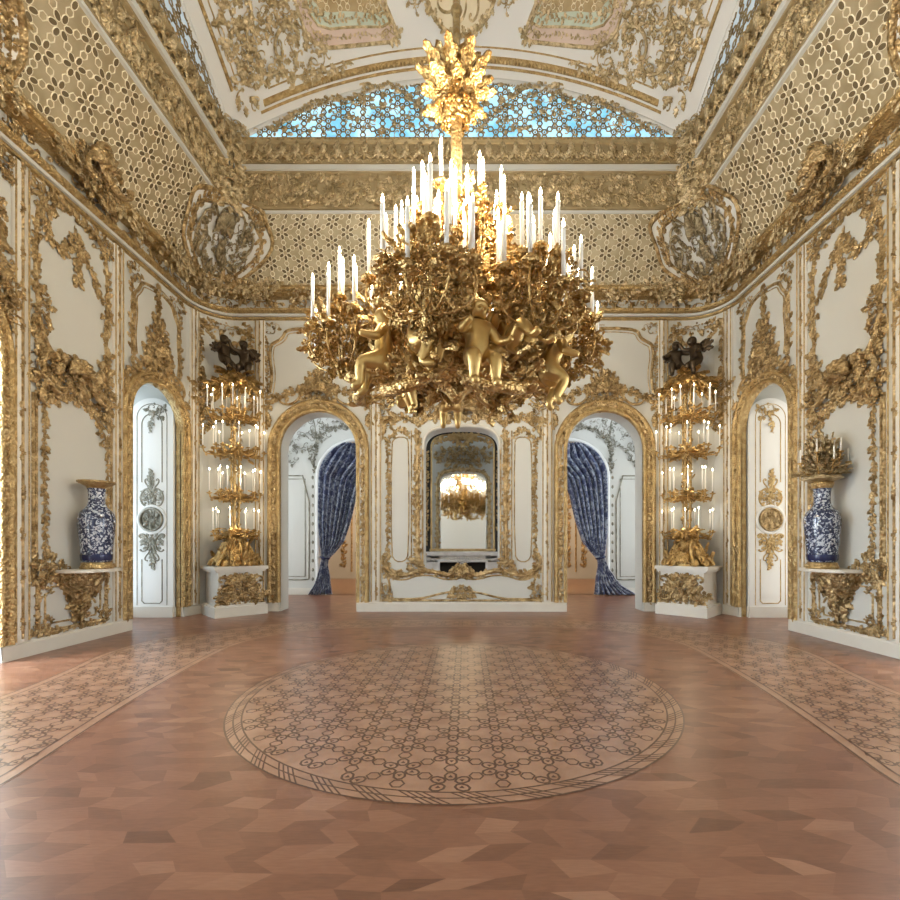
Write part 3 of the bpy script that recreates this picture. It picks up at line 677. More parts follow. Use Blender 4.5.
for k in (-1, 1):
    sweep(m, P * (k, 1), rod_prof(.05, .06)); vine(m, P * (k, 1), .16, 131, dens=1.5); sweep(m, P * (k, 1) - (0, .1), rod_prof(.02, .03))
    P2 = smooth([(0, .46), (.4, .42), (.9, .28), (1.3, .27), (1.75, .27)], 2); sweep(m, P2 * (k, 1), rod_prof(.025, .035)); sweep(m, [(0, .24), (k * 1.85, .24)], rod_prof(.025, .03))
    cluster(m, k * 1.72, .42, .12, .2, .19, 18, 132); sweep(m, smooth([(k * 1.66, .3), (k * 1.62, .6), (k * 1.72, .85)], 2), rod_prof(.025, .03)); sweep(m, [(k * 1.84, .24), (k * 1.84, .95)], rod_prof(.02, .03)); cluster(m, k * 1.5, .85, .18, .07, .16, 12, 133)
cluster(m, 0, .9, .22, .13, .18, 24, 134, sym=True, rel=1.2); put(m, SHELL, 0, .92, .3, rel=1.3, w0=.1); put(m, FLO, 0, .88, .22, w0=.16); cluster(m, 0, .42, .3, .11, .17, 24, 135, sym=True)
relief('gilded_panel_frame', m, 'gilded frame of the low white panel below the central opening', 'panel frame')
m = MB(); grid(m, [[(u, 0, .1), (u, .17, .1), (u, .2, .06), (u, .2, 0)] for u in (-2.37, 2.37)])
for e in (-2.37, 2.37): m.add([(e, 0, 0), (e, 0, .1), (e, .2, .06), (e, .2, 0)], [(0, 1, 2, 3)])
struct(m.build('baseboard_back', STONE, fmap=perim, smooth=False))
# ------------------------------------------------------------------ friezes, cornice carving, parapet
def off(w0, k=0., v0=0.): return lambda u, v, h: perim(u, v, w0 + k * (v - v0) + h)
VIS = UM + 1.6
out = lambda u, v: not (UF - .1 < abs(u) < US + .1)
m = MB(); fill(m, -VIS, VIS, 6.88, 7.06, .17, 141, .62); struct(m.build('trim_9', GOLD, fmap=off(.01)))
m = MB(); g = R_(6)
for k in range(-9, 10):
    u = k * 1.15; cluster(m, u, 7.08 + g.uniform(-.05, .08), .42, .17, .2, 22, 150 + k, w=.05)
for s in (-1, 1):
    for a in (4.5, 5.65, 6.8): cluster(m, s * a, 7.22, .5, .16, .22, 30, 170, w=.1)
    vine(m, [(s * .3, 7.24), (s * 4.8, 7.24)], .13, 171, dens=1.6, w=.06); vine(m, [(s * 6.4, 7.24), (s * VIS, 7.24)], .13, 172, dens=1.4, w=.06)
o = m.build('gilded_cornice_carving', PALEG, fmap=off(.18)); tag(o, 'gilded leaf clusters running along the main cornice under the cove', 'cornice carving')
for s in (-1, 1):
    m = MB(); cluster(m, 8.85, 7.2, .42, .34, .27, 52, 175, w=.1); put(m, CS, 8.75, 7.3, .7, .5, rel=1.3, w0=.25); put(m, CS, 9.0, 7.25, .5, 2.4, rel=1.3, w0=.25); put(m, SHELL, 8.85, 7.35, .5, rel=1.4, w0=.25)
    relief('gilded_cartouche', m, 'gilded cartouche on the cornice high above the niche %s' % CUE[s], 'cartouche', s, fmap=off(.15))
    m = MB(); c = MIDA[0] + .02
    cluster(m, c, .65, .7, .5, .3, 80, 176, rel=1.2); P = smooth([(c - .9, .1), (c - .95, .5), (c - .6, .95), (c - .1, 1.1), (c + .6, 1.1), (c + 1.2, .6)], 2); sweep(m, P, rod_prof(.05, .07)); vine(m, P + (.1, -.1), .22, 177, dens=1.4)
    o = relief('gilded_cartouche', m, 'gilded cartouche in the cove at the top %s corner of the view' % SIDE[s], 'cartouche', s, fmap=cove)
    m = MB(); Cx = (c + .1, .5); A = np.linspace(0, 2 * pi, 33)
    grid(m, [[(Cx[0] + q * 1.02 * cos(a), Cx[1] + q * .55 * sin(a), .012) for a in A] for q in (.02, 1)]); relief('white_field', m, None, None, s, fmap=cove, mats=LACQ, parent=o)
    # corner cartouche of the cove
    N = np.array([-s, -1., -.55]); N /= np.linalg.norm(N); U = np.array([1., -s, 0]) / sqrt(2); V = np.cross(N, U) * 1; V = V if V[2] > 0 else -V
    C0 = np.array([s * 4.80, 9.33, 7.80])
    def cm(u, v, w, s=s):
        z = 7.86 + v; wz = np.interp(z, CZ, CW); kx = 5.85 - wz; ky = 10.34 - wz * (1 - .18 * np.clip((wz - .2) / .95, 0, 1)); rho = .5; L = rho * pi / 4; h = w + .03
        uu = u * -s; ph = np.clip(uu / rho, -pi / 4, pi / 4); ex = np.maximum(0, np.abs(uu) - L) * np.sign(uu)
        a = 3 * pi / 4 - ph; x = -kx + rho + (rho - h) * np.cos(a) + np.maximum(0, ex); y = ky - rho + (rho - h) * np.sin(a) + np.minimum(0, ex)
        return x * -s, y, z
    m = MB(); g = R_(180)
    P = [((1.04 + .06 * cos(5 * a)) * cos(a), (.70 + .05 * cos(4 * a + .5)) * sin(a)) for a in np.linspace(0, 2 * pi, 49)[:-1]]
    grid(m, [[(x * q, y * q, .0) for x, y in P] for q in (.02, .2, .35, .5, .65, .8, 1)], close_j=True)
    o = m.build('corner_cartouche', LACQ, fmap=cm); tag(o, 'round white and gold cartouche in the %s corner of the cove' % SIDE[s], 'cartouche')
    m = MB(); sweep(m, np.array(P), rod_prof(.035, .05), closed=True); sweep(m, np.array(P) * .80, rod_prof(.025, .04), closed=True)
    relief('gilded_rim', m, None, None, fmap=cm, parent=o)
    m = MB(); cluster(m, -.05, -.08, .72, .45, .22, 80, 181, mix=(LEAF, LEAF, CS, SS, VOL, FLO)); cluster(m, .55, .25, .2, .3, .16, 8, 184); 
    for a in range(12): put(m, (CS, SS, VOL)[a % 3], .62 * cos(a * pi / 6), .42 * sin(a * pi / 6), .36, a * pi / 6 + 1.2, rel=1.2, w0=.05)
    put(m, SHELL, -.05, .2, .5, rel=1.2, w0=.14); put(m, SHELL, .1, -.15, .4, 2., rel=1.2, w0=.12)
    relief('scroll_carving', m, None, None, fmap=cm, mats=ANTIQ, parent=o)
    m = MB(); cluster(m, 0, -.62, .85, .12, .24, 46, 182); vine(m, smooth([(-.82, -.3), (-.85, .15), (-.55, .52), (0, .62), (.55, .52), (.85, .15), (.82, -.3)], 2), .18, 183, dens=1.2)
    relief('leaf_edging', m, None, None, fmap=cm, parent=o)
m = MB(); fill(m, -VIS, VIS, 8.58, 9.16, .145, 191, .85, rel=1.7, test=out, mix=(LEAF, LEAF, CS, SS, VOL, FLO, SHELL))
o = m.build('gilded_frieze', PALEG, fmap=off(1.0, .094, 8.54)); tag(o, 'deep gilded scroll frieze between the two white ledges above the cove', 'frieze')
m = MB(); n = int(VIS / .31)
for k in range(-n, n + 1):
    u = k * .31
    if not out(u, 0): continue
    put(m, SHELL, u, 9.54, .27, 0, rel=1.7); put(m, LEAF, u, 9.48, .3, pi / 2, rel=1.5, w0=.08); put(m, CS, u + .155, 9.66, .24, 0, 1, rel=1.6); put(m, LEAF, u + .155, 9.62, .2, -pi / 2, w0=.02); put(m, BEAD, u + .155, 9.46, .07); put(m, VOL, u - .06, 9.44, .14, 2.4); put(m, VOL, u + .06, 9.44, .14, .7, -1)
o = m.build('gilded_parapet_carving', PALEG, fmap=off(1.14)); tag(o, 'row of gilded palmettes along the gallery parapet below the blue window', 'frieze')
m = MB()
for k in range(int(2 * VIS / .09)):
    u = -VIS + k * .09
    if out(u, 0): put(m, BEAD, u, 9.865, .06, w0=.0)
struct(m.build('trim_10', GOLDB, fmap=off(1.19)))
for s in (-1, 1):        # carving piled in the corners of frieze and parapet
    C0 = np.array([s * 4.7, 9.25, 9.2]); U = np.array([1., -s, 0]) / sqrt(2); N = np.array([-s, -1., 0]) / sqrt(2)
    def cm2(u, v, w, U=U, N=N, C0=C0): return tuple(C0[i] + u * U[i] + (v if i == 2 else 0) + w * N[i] for i in range(3))
    m = MB(); cluster(m, 0, 0, .26, .85, .28, 70, 195, sym=True, rel=1.1, w=.02); cluster(m, 0, .8, .45, .2, .28, 30, 196, sym=True, w=.05)
    o = m.build('gilded_corner_drop', PALEG, fmap=cm2); tag(o, 'gilded carving piled in the %s far corner of frieze and parapet' % SIDE[s], 'ornament')
# ------------------------------------------------------------------ ceiling decoration
m = MB()
for y, r in ((9.17, .045), (9.27, .02), (9.02, .012)): sweep(m, [(x, y) for x in np.linspace(-4.2 + (9.4 - y), 4.2 - (9.4 - y), 41)], rod_prof(r, r))
for s in (-1, 1):
    for x, r in ((4.45, .03), (4.33, .012), (4.05, .012)): sweep(m, [(s * x, y) for y in np.linspace(3, 8.85 - (4.45 - x) * .5, 31)], rod_prof(r, r))
struct(m.build('trim_11', GOLDB, fmap=cmap))
m = MB()
for k in range(90):
    x = -3.1 + k * .07; put(m, BEAD, x, 9.17, .06, w0=.03)
struct(m.build('trim_12', GOLD, fmap=cmap))
for s in (-1, 1):
    m = MB()
    for q in ((3.6, 8.55, .62, .4), (4.05, 8.35, .3, .5), (3.0, 8.95, .45, .18), (3.55, 8.0, .5, .35), (4.2, 8.9, .25, .25), (3.15, 8.25, .3, .25)): cluster(m, *q, .24, int(120 * q[2] * q[3]) + 6, 201 + int(q[0] * 10), rel=.9)
    for i, (x, y, k, r) in enumerate(((3.3, 8.5, .5, .3), (3.8, 8.2, .45, 1.4), (3.7, 8.75, .4, 2.6), (3.2, 8.0, .4, .8))): put(m, (CS, SS)[i % 2], x, y, k, r, rel=1., w0=.05)
    vine(m, smooth([(2.2, 9.05), (2.8, 9.1), (3.4, 9.0), (3.9, 8.8)], 2), .2, 207); vine(m, smooth([(4.15, 8.9), (4.2, 8.3), (4.15, 7.6)], 2), .2, 208, dens=.8)
    vine(m, smooth([(2.9, 7.6), (3.2, 7.9), (3.1, 8.3), (2.85, 8.65)], 2), .22, 209, dens=1.2)
    o = m.build('ceiling_cartouche', PALEG, fmap=cmap, sgn=s); tag(o, 'gilded scroll cartouche in the %s far corner of the painted vault' % SIDE[s], 'cartouche')
    # framed field with trellis
    m = MB(); PO = smooth([(2.98, 7.0), (2.98, 8.45), (2.72, 8.78), (2.0, 8.86), (1.18, 8.9), (1.3, 8.65), (1.42, 8.4), (1.42, 7.0)], 1); PC = np.array([2.15, 7.6])
    def inset(P, d): return np.array([p + (PC - p) / np.linalg.norm(PC - p) * d for p in P])
    grid(m, [[(x, y, .012) for x, y in inset(PO, 0)], [(x, y, .012) for x, y in inset(PO, .24)]], close_j=True)
    o = m.build('ceiling_panel', PINK, fmap=cmap, sgn=s); tag(o, 'shaped vault panel with pink border, green field and trellis on the %s half' % SIDE[s], 'ceiling panel')
    m = MB(); grid(m, [[(x, y, .02) for x, y in inset(PO, .22)], [(x, y, .02) for x, y in inset(PO, .46)]], close_j=True); relief('green_field', m, None, None, s, cmap, GREEN, o)
    m = MB(); grid(m, [[(x, y, .024) for x, y in inset(PO, .42)], [(PC[0], PC[1], .024) for _ in PO]], close_j=True); relief('trellis_ground', m, None, None, s, cmap, DULL, o)
    m = MB(); IN = inset(PO, .45)
    for x, y, r, t, k in lattice(lambda x, y: bool(in_poly2(x, y, IN)), .32, 2.15, 8, (1.3, 3.), (7, 8.9)) if False else []: pass
    from_poly = IN
    def inp(x, y, P=IN):
        r = np.roll(P, -1, 0); c = ((P[:, 1] > y) != (r[:, 1] > y)) & (x < (r[:, 0] - P[:, 0]) * (y - P[:, 1]) / (r[:, 1] - P[:, 1] + 1e-12) + P[:, 0]); return bool(c.sum() % 2)
    for x, y, r, t, k in lattice(inp, .34, 2.15, 8., (1.3, 3.), (7, 8.9)): ring(m, x, y, r * 1.12, t, .016, .024, .02)
    relief('trellis', m, None, None, s, cmap, CREAM, o)
    m = MB()
    for d, r in ((0, .03), (.23, .025), (.44, .02)): sweep(m, inset(PO, d), rod_prof(r, r * 1.2), closed=True)
    for q in ((2.75, 8.7), (1.35, 8.8), (2.65, 8.25), (1.65, 8.4)): cluster(m, q[0], q[1], .16, .12, .16, 12, 211)
    vine(m, inset(PO, .34), .13, 212, dens=.8, stem=False, w=.02); vine(m, inset(PO, .12), .09, 213, dens=.6, stem=False, w=.012)
    relief('gilded_molding', m, None, None, s, cmap, PALEG, o)
m = MB(); A = np.linspace(0, 2 * pi, 41); grid(m, [[(q * 1.05 * cos(a), 8.25 + q * sin(a), .01 + .05 * (1 - q)) for a in A] for q in (.03, .3, .62)]); o = m.build('ceiling_rosette', CREAM, fmap=cmap)
tag(o, 'round gilded rosette on the vault behind the chandelier rod', 'rosette')
m = MB(); C = np.array([(.62 * 1.05 * cos(a), 8.25 + .62 * sin(a)) for a in A[:-1]]); sweep(m, C, rod_prof(.045, .05), closed=True); vine(m, C * 1.0, .2, 221, dens=1.0, w=.03)
for i in range(8): put(m, (VOL, CS)[i % 2], .36 * cos(i * pi / 4), 8.25 + .36 * sin(i * pi / 4), .36, i * pi / 4 + .6, rel=.8, w0=.04)
cluster(m, .85, 8.3, .16, .3, .17, 16, 222); cluster(m, -.85, 8.3, .16, .3, .17, 16, 222); relief('gilded_scrolls', m, None, None, 1, cmap, PALEG, o)
# ------------------------------------------------------------------ door leaves standing in the window bays
for s in (-1, 1):
    x0, x1 = 5.97, 6.86; yf = 9.49
    o = tag(empty('door_leaf', (s * 6.415, yf, 0)), 'tall white arched door leaf with %s' % ('a silvery medallion in bluish daylight' if s < 0 else 'a gold medallion in warm grey shade'), 'door')
    def dm(u, v, w, s=s): return s * u, -w, v
    ox = .44
    m = MB(); P = [(-ox, 0), (-ox, 4.2)] + arch_pts(0, ox, 4.2, .35)[1:-1] + [(ox, 4.2), (ox, 0)]
    grid(m, [[(u, v, 0), (u, v, .05)] for u, v in P]); c = [(u, v, .05) for u, v in P]
    n = len(P) // 2; grid(m, [[c[i], c[-1 - i]] for i in range(n)])
    m.build('panel', LACQ, o, smooth=False); q = o.children[0]; me = q.data
    for vv in me.vertices: vv.co = dm(*vv.co)
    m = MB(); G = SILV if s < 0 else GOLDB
    Q = [(-.2, .32), (-.17, .29), (.17, .29), (.2, .32), (.2, 1.25), (.2, 1.3)]
    sweep(m, [(-.21, 1.2), (-.21, .34), (-.16, .29), (.16, .29), (.21, .34), (.21, 1.2)], rod_prof(.010, .014, 0)); 
    sweep(m, [(-.21, 2.8), (-.21, 4.0)] + arch_pts(0, .21, 4.0, .22)[1:-1] + [(.21, 4.0), (.21, 2.8)], rod_prof(.010, .014)); sweep(m, [(-.31, .25), (-.31, 4.15)] + arch_pts(0, .31, 4.15, .28)[1:-1] + [(.31, 4.15), (.31, .25)], rod_prof(.008, .01))
    for v in m.V: v[:, 2] += .05
    b = m.build('molding', G, o)
    for vv in b.data.vertices: vv.co = dm(*vv.co)
    for k in (-1, 1, 0):
        m = MB(); y0 = 2.03
        if k:
            cluster(m, 0, y0 + k * .46, .2, .13, .14, 14, 301, sym=True, rel=.6); vine(m, [(0, y0 + k * .34), (0, y0 + k * 1.0)], .15, 302, dens=2, rel=.6); put(m, CS, .15, y0 + k * .47, .36, pi / 2, k, rel=.6); put(m, CS, -.15, y0 + k * .47, .36, pi / 2, -k, rel=.6); put(m, SS, .1, y0 + k * .72, .26, pi / 2, k, rel=.6); put(m, SS, -.1, y0 + k * .72, .26, pi / 2, -k, rel=.6)
        else: cluster(m, -.1, 4.28, .2, .12, .16, 14, 303, rel=.6); vine(m, [(-.12, 4.3), (0, 4.2), (.05, 3.85)], .16, 304, rel=.6)
        for v in m.V: v[:, 2] += .05
        b = m.build('arabesque', G, o)
        for vv in b.data.vertices: vv.co = dm(*vv.co)
    m = MB(); y0 = 2.03; lathe(m, [(.0, .0), (.25, 0), (.255, .02), (.30, .025), (.31, .01), (.315, 0)], 32)
    V = np.concatenate(m.V); V2 = V.copy(); V2[:, 1] = V[:, 1] + y0; V2[:, 2] = V[:, 2] + .05; m.V = [V2]
    b = m.build('medallion_rim', LACQ, o)
    for vv in b.data.vertices: vv.co = dm(*vv.co)
    m = MB(); disc(m, 0, y0, .245, 0, .004, 24); sweep(m, [(.225 * cos(a), y0 + .225 * sin(a)) for a in np.linspace(0, 2 * pi, 33)[:-1]], rod_prof(.02, .05), closed=True); cluster(m, 0, y0, .18, .18, .15, 26, 305, rel=.8, w=.004)
    for v in m.V: v[:, 2] += .054
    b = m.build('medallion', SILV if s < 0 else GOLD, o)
    for vv in b.data.vertices: vv.co = dm(*vv.co)
    struct_m = MB(); box(struct_m, s * 5.96, s * 6.88, 9.40, 9.5, 0, .22); struct(struct_m.build('baseboard_bay_' + SIDE[s], STONE, smooth=False))
# ------------------------------------------------------------------ brackets and vases
for s in (-1, 1):
    ac = su(6.95)
    m = MB(); P = [(-.37, 0), (-.37, .3), (-.32, .42), (-.18, .47), (0, .5), (.18, .47), (.32, .42), (.37, .3), (.37, 0)]
    prof = [(1.02, 1.09), (1.03, 1.1), (1.03, 1.125), (1.0, 1.14)]
    grid(m, [[(ac + x * k, z, max(0, w * k)) for x, w in P] for k, z in prof]); m.add([(ac + x, 1.14, w) for x, w in P] + [(ac, 1.14, 0)], T=[(i, i + 1, len(P)) for i in range(len(P) - 1)]); m.add([(ac + x * 1.02, 1.09, w * 1.02) for x, w in P] + [(ac, 1.09, 0)], T=[(i + 1, i, len(P)) for i in range(len(P) - 1)])
    o = relief('wall_bracket', m, 'gilded wall bracket with a pale slab carrying the %s' % ('bare blue and white vase' if s < 0 else 'vase crowned with gilt branches'), 'bracket', s, mats=STONE)
    m = MB(); lev = [(1.09, .34, .38), (1.0, .32, .36), (.88, .27, .28), (.72, .15, .2), (.58, .08, .14), (.42, .06, .1), (.34, .02, .03)]
    grid(m, [[(ac + hw * cos(a), z, d * sin(a)) for a in np.linspace(pi, 0, 13)] for z, hw, d in lev])
    g = R_(311)
    for i in range(150):
        t = g.random() ** 1.2; z = 1.07 - t * .7; hw = np.interp(-z, [-l[0] for l in lev], [l[1] for l in lev]); d = np.interp(-z, [-l[0] for l in lev], [l[2] for l in lev]); a = g.uniform(.1, pi - .1)
        nrm = np.array([cos(a), -.35, sin(a)]); dr = np.array([-sin(a) * g.uniform(-1, 1), g.uniform(-1, .6), cos(a) * g.uniform(-.6, .6)])
        put3(m, g.choice((LEAF, LEAF, CS, VOL, FLO)), (ac + hw * cos(a), z, d * sin(a)), dr, nrm, g.uniform(.09, .18))
    cluster(m, ac, 1.0, .45, .07, .16, 20, 312); vine(m, [(ac - .3, .95), (ac - .1, .6)], .13, 313); vine(m, [(ac + .3, .95), (ac + .1, .6)], .13, 313)
    relief('carved_corbel', m, None, None, s, parent=o)
    # vase
    vx, vy, vz = s * 5.54, 6.95, 1.14
    o = tag(empty('porcelain_vase', (vx, vy, vz)), 'tall blue and white porcelain vase %s' % ('with bare gilt rim on the wall bracket' if s < 0 else 'holding a gilt candle branch on the wall bracket'), 'vase')
    body = [(.0, .09), (.20, .09), (.225, .12), (.245, .3), (.265, .5), (.285, .68), (.285, .78), (.25, .86), (.17, .92), (.135, .98), (.125, 1.06), (.13, 1.16), (.15, 1.24)]
    m = MB(); lathe(m, [(r * .82, z) for r, z in np.array(smooth(body, 2))], 32); m.build('body', CHINA, o)
    m = MB(); lathe(m, [(.190, .125), (.196, .14), (.202, .21), (.199, .22), (.19, .22)], 32); m.build('foot_band', COBALT, o)
    m = MB(); lathe(m, [(0, 0), (.205, 0), (.21, .03), (.195, .05), (.19, .09), (.16, .1)], 32); m.build('gilt_foot', GOLDB, o)
    m = MB(); lathe(m, [(.12, 1.22), (.135, 1.25), (.215, 1.29), (.245, 1.31), (.24, 1.33), (.18, 1.32), (.11, 1.27), (.09, 1.2), (.09, 1.0)] if s < 0 else [(.12, 1.22), (.135, 1.25), (.15, 1.3), (.14, 1.32), (.10, 1.3), (.09, 1.0)], 32); m.build('gilt_rim', GOLDB, o)
# gilt candle branch standing in the right vase
o = tag(empty('candelabrum', (5.54, 6.95, 2.46)), 'gilt bouquet of leafy candle branches standing in the blue vase', 'candelabrum')
m = MB(); g = R_(321); lathe(m, [(0, 0), (.14, 0), (.2, .03), (.27, .05), (.22, .09), (.1, .12), (.05, .3)], 20)
for i in range(560):
    a = g.random() * 2 * pi; e = g.uniform(-.3, 1.35); rr = g.uniform(.06, .34) * (1.15 if e < .3 else .8); z = .12 + .48 * max(0, sin(e)) * g.uniform(.5, 1.15)
    d = np.array([cos(a) * cos(e), sin(a) * cos(e), sin(e) + .2]); put3(m, g.choice((LEAF, LEAF, LEAF, VOL)), (rr * .75 * cos(a), rr * .75 * sin(a), z), d, (cos(a) * -sin(e), sin(a) * -sin(e), cos(e)), g.uniform(.07, .14), wide=.8)
m.build('leaf_bouquet', PALEG, o)
for i in range(9):
    a = i * 2 * pi / 9 + .3; r = .24 if i % 2 else .32; z = .42 if i % 2 else .28
    m = MB(); tube(m, smooth([(.02 * cos(a), .02 * sin(a), .1), (r * .8 * cos(a), r * .8 * sin(a), .1), (r * cos(a), r * sin(a), z)], 2), .012); lathe(m, [(.01, -.02), (.04, 0), (.042, .012), (.0, .012)], 10, (r * cos(a), r * sin(a), z)); b = m.build('branch', GOLDR, o)
    m = MB(); lathe(m, [(.0, 0), (.011, 0), (.011, .2), (0, .203)], 8, (r * cos(a), r * sin(a), z + .012)); m.build('candle', WAX, b)
# ------------------------------------------------------------------ figures grown over a jointed skeleton
def figure(name, J, E, parent, material, label=None, lev=2):
    """J: name -> (x, y, z, r); E: pairs; one continuous body"""
    keys = list(J); me = bpy.data.meshes.new(name); me.from_pydata([J[k][:3] for k in keys], [(keys.index(a), keys.index(b)) for a, b in E], [])
    o = bpy.data.objects.new(name, me); COL.objects.link(o); o.parent = parent
    sk = o.modifiers.new('skin', 'SKIN'); sk.use_smooth_shade = True
    if not me.skin_vertices: me.attributes  # layer is made with the modifier below
    bm_layer = me.skin_vertices[0] if me.skin_vertices else None
    if bm_layer is None:
        import bmesh
        bm = bmesh.new(); bm.from_mesh(me); bm.verts.layers.skin.verify(); bm.to_mesh(me); bm.free(); bm_layer = me.skin_vertices[0]
    for i, k in enumerate(keys):
        bm_layer.data[i].radius = (J[k][3], J[k][3] * (J[k][4] if len(J[k]) > 4 else 1)); bm_layer.data[i].use_root = (k == 'pelvis')
    sd = o.modifiers.new('sub', 'SUBSURF'); sd.levels = sd.render_levels = lev
    me.materials.append(material)
    if label: o['label'] = label
    return o
SK = [('pelvis', 'belly'), ('belly', 'chest'), ('chest', 'neck'), ('neck', 'chin'), ('chin', 'head'), ('head', 'crown'), ('chin', 'nose')]
for q in 'lr': SK += [('chest', 'sh' + q), ('sh' + q, 'el' + q), ('el' + q, 'wr' + q), ('wr' + q, 'ha' + q), ('pelvis', 'hip' + q), ('hip' + q, 'kn' + q), ('kn' + q, 'an' + q), ('an' + q, 'to' + q)]
def cherub(pose, sc=1.):
    """child figure, about .75 m standing; x to its left, -y to its front; pose: dict of joint -> position"""
    K_ = 1.16
    J = dict(pelvis=(0, 0, 0, .075), belly=(0, -.012, .09, .078), chest=(0, 0, .19, .07), neck=(0, 0, .26, .034), chin=(0, -.012, .30, .055), head=(0, -.005, .355, .075), crown=(0, .005, .40, .05), nose=(0, -.085, .325, .014),
             shl=(.085, 0, .215, .04), ell=(.16, -.03, .12, .032), wrl=(.2, -.11, .12, .022), hal=(.21, -.15, .13, .024), shr=(-.085, 0, .215, .04), elr=(-.16, -.03, .12, .032), wrr=(-.2, -.11, .12, .022), har=(-.21, -.15, .13, .024),
             hipl=(.05, -.01, -.02, .068), knl=(.08, -.17, -.03, .05), anl=(.08, -.17, -.2, .03), tol=(.085, -.235, -.22, .024), hipr=(-.05, -.01, -.02, .068), knr=(-.08, -.17, -.03, .05), anr=(-.08, -.17, -.2, .03), tor=(-.085, -.235, -.22, .024))
    for k, v in pose.items(): J[k] = tuple(v) + (J[k][3],)
    return {k: tuple(c * sc for c in v[:3]) + (v[3] * sc * (K_ if k not in ('nose', 'head', 'crown', 'chin') else 1.02),) for k, v in J.items()}
def turned(J, ang, loc, tilt=0., roll=0.):
    out = {}
    for k, (x, y, z, r) in J.items():
        y, z = y * cos(tilt) - z * sin(tilt), y * sin(tilt) + z * cos(tilt); x, z = x * cos(roll) + z * sin(roll), -x * sin(roll) + z * cos(roll)
        out[k] = (loc[0] + x * cos(ang) - y * sin(ang), loc[1] + x * sin(ang) + y * cos(ang), loc[2] + z, r)
    return out
def wing(mb, loc, d, n, s):
    for i in range(5): put3(mb, LEAF, loc, np.array(d) + np.array([0, 0, .35 * i - .7]), n, s * (1 - .1 * abs(i - 1)), wide=.7, rel=.6)
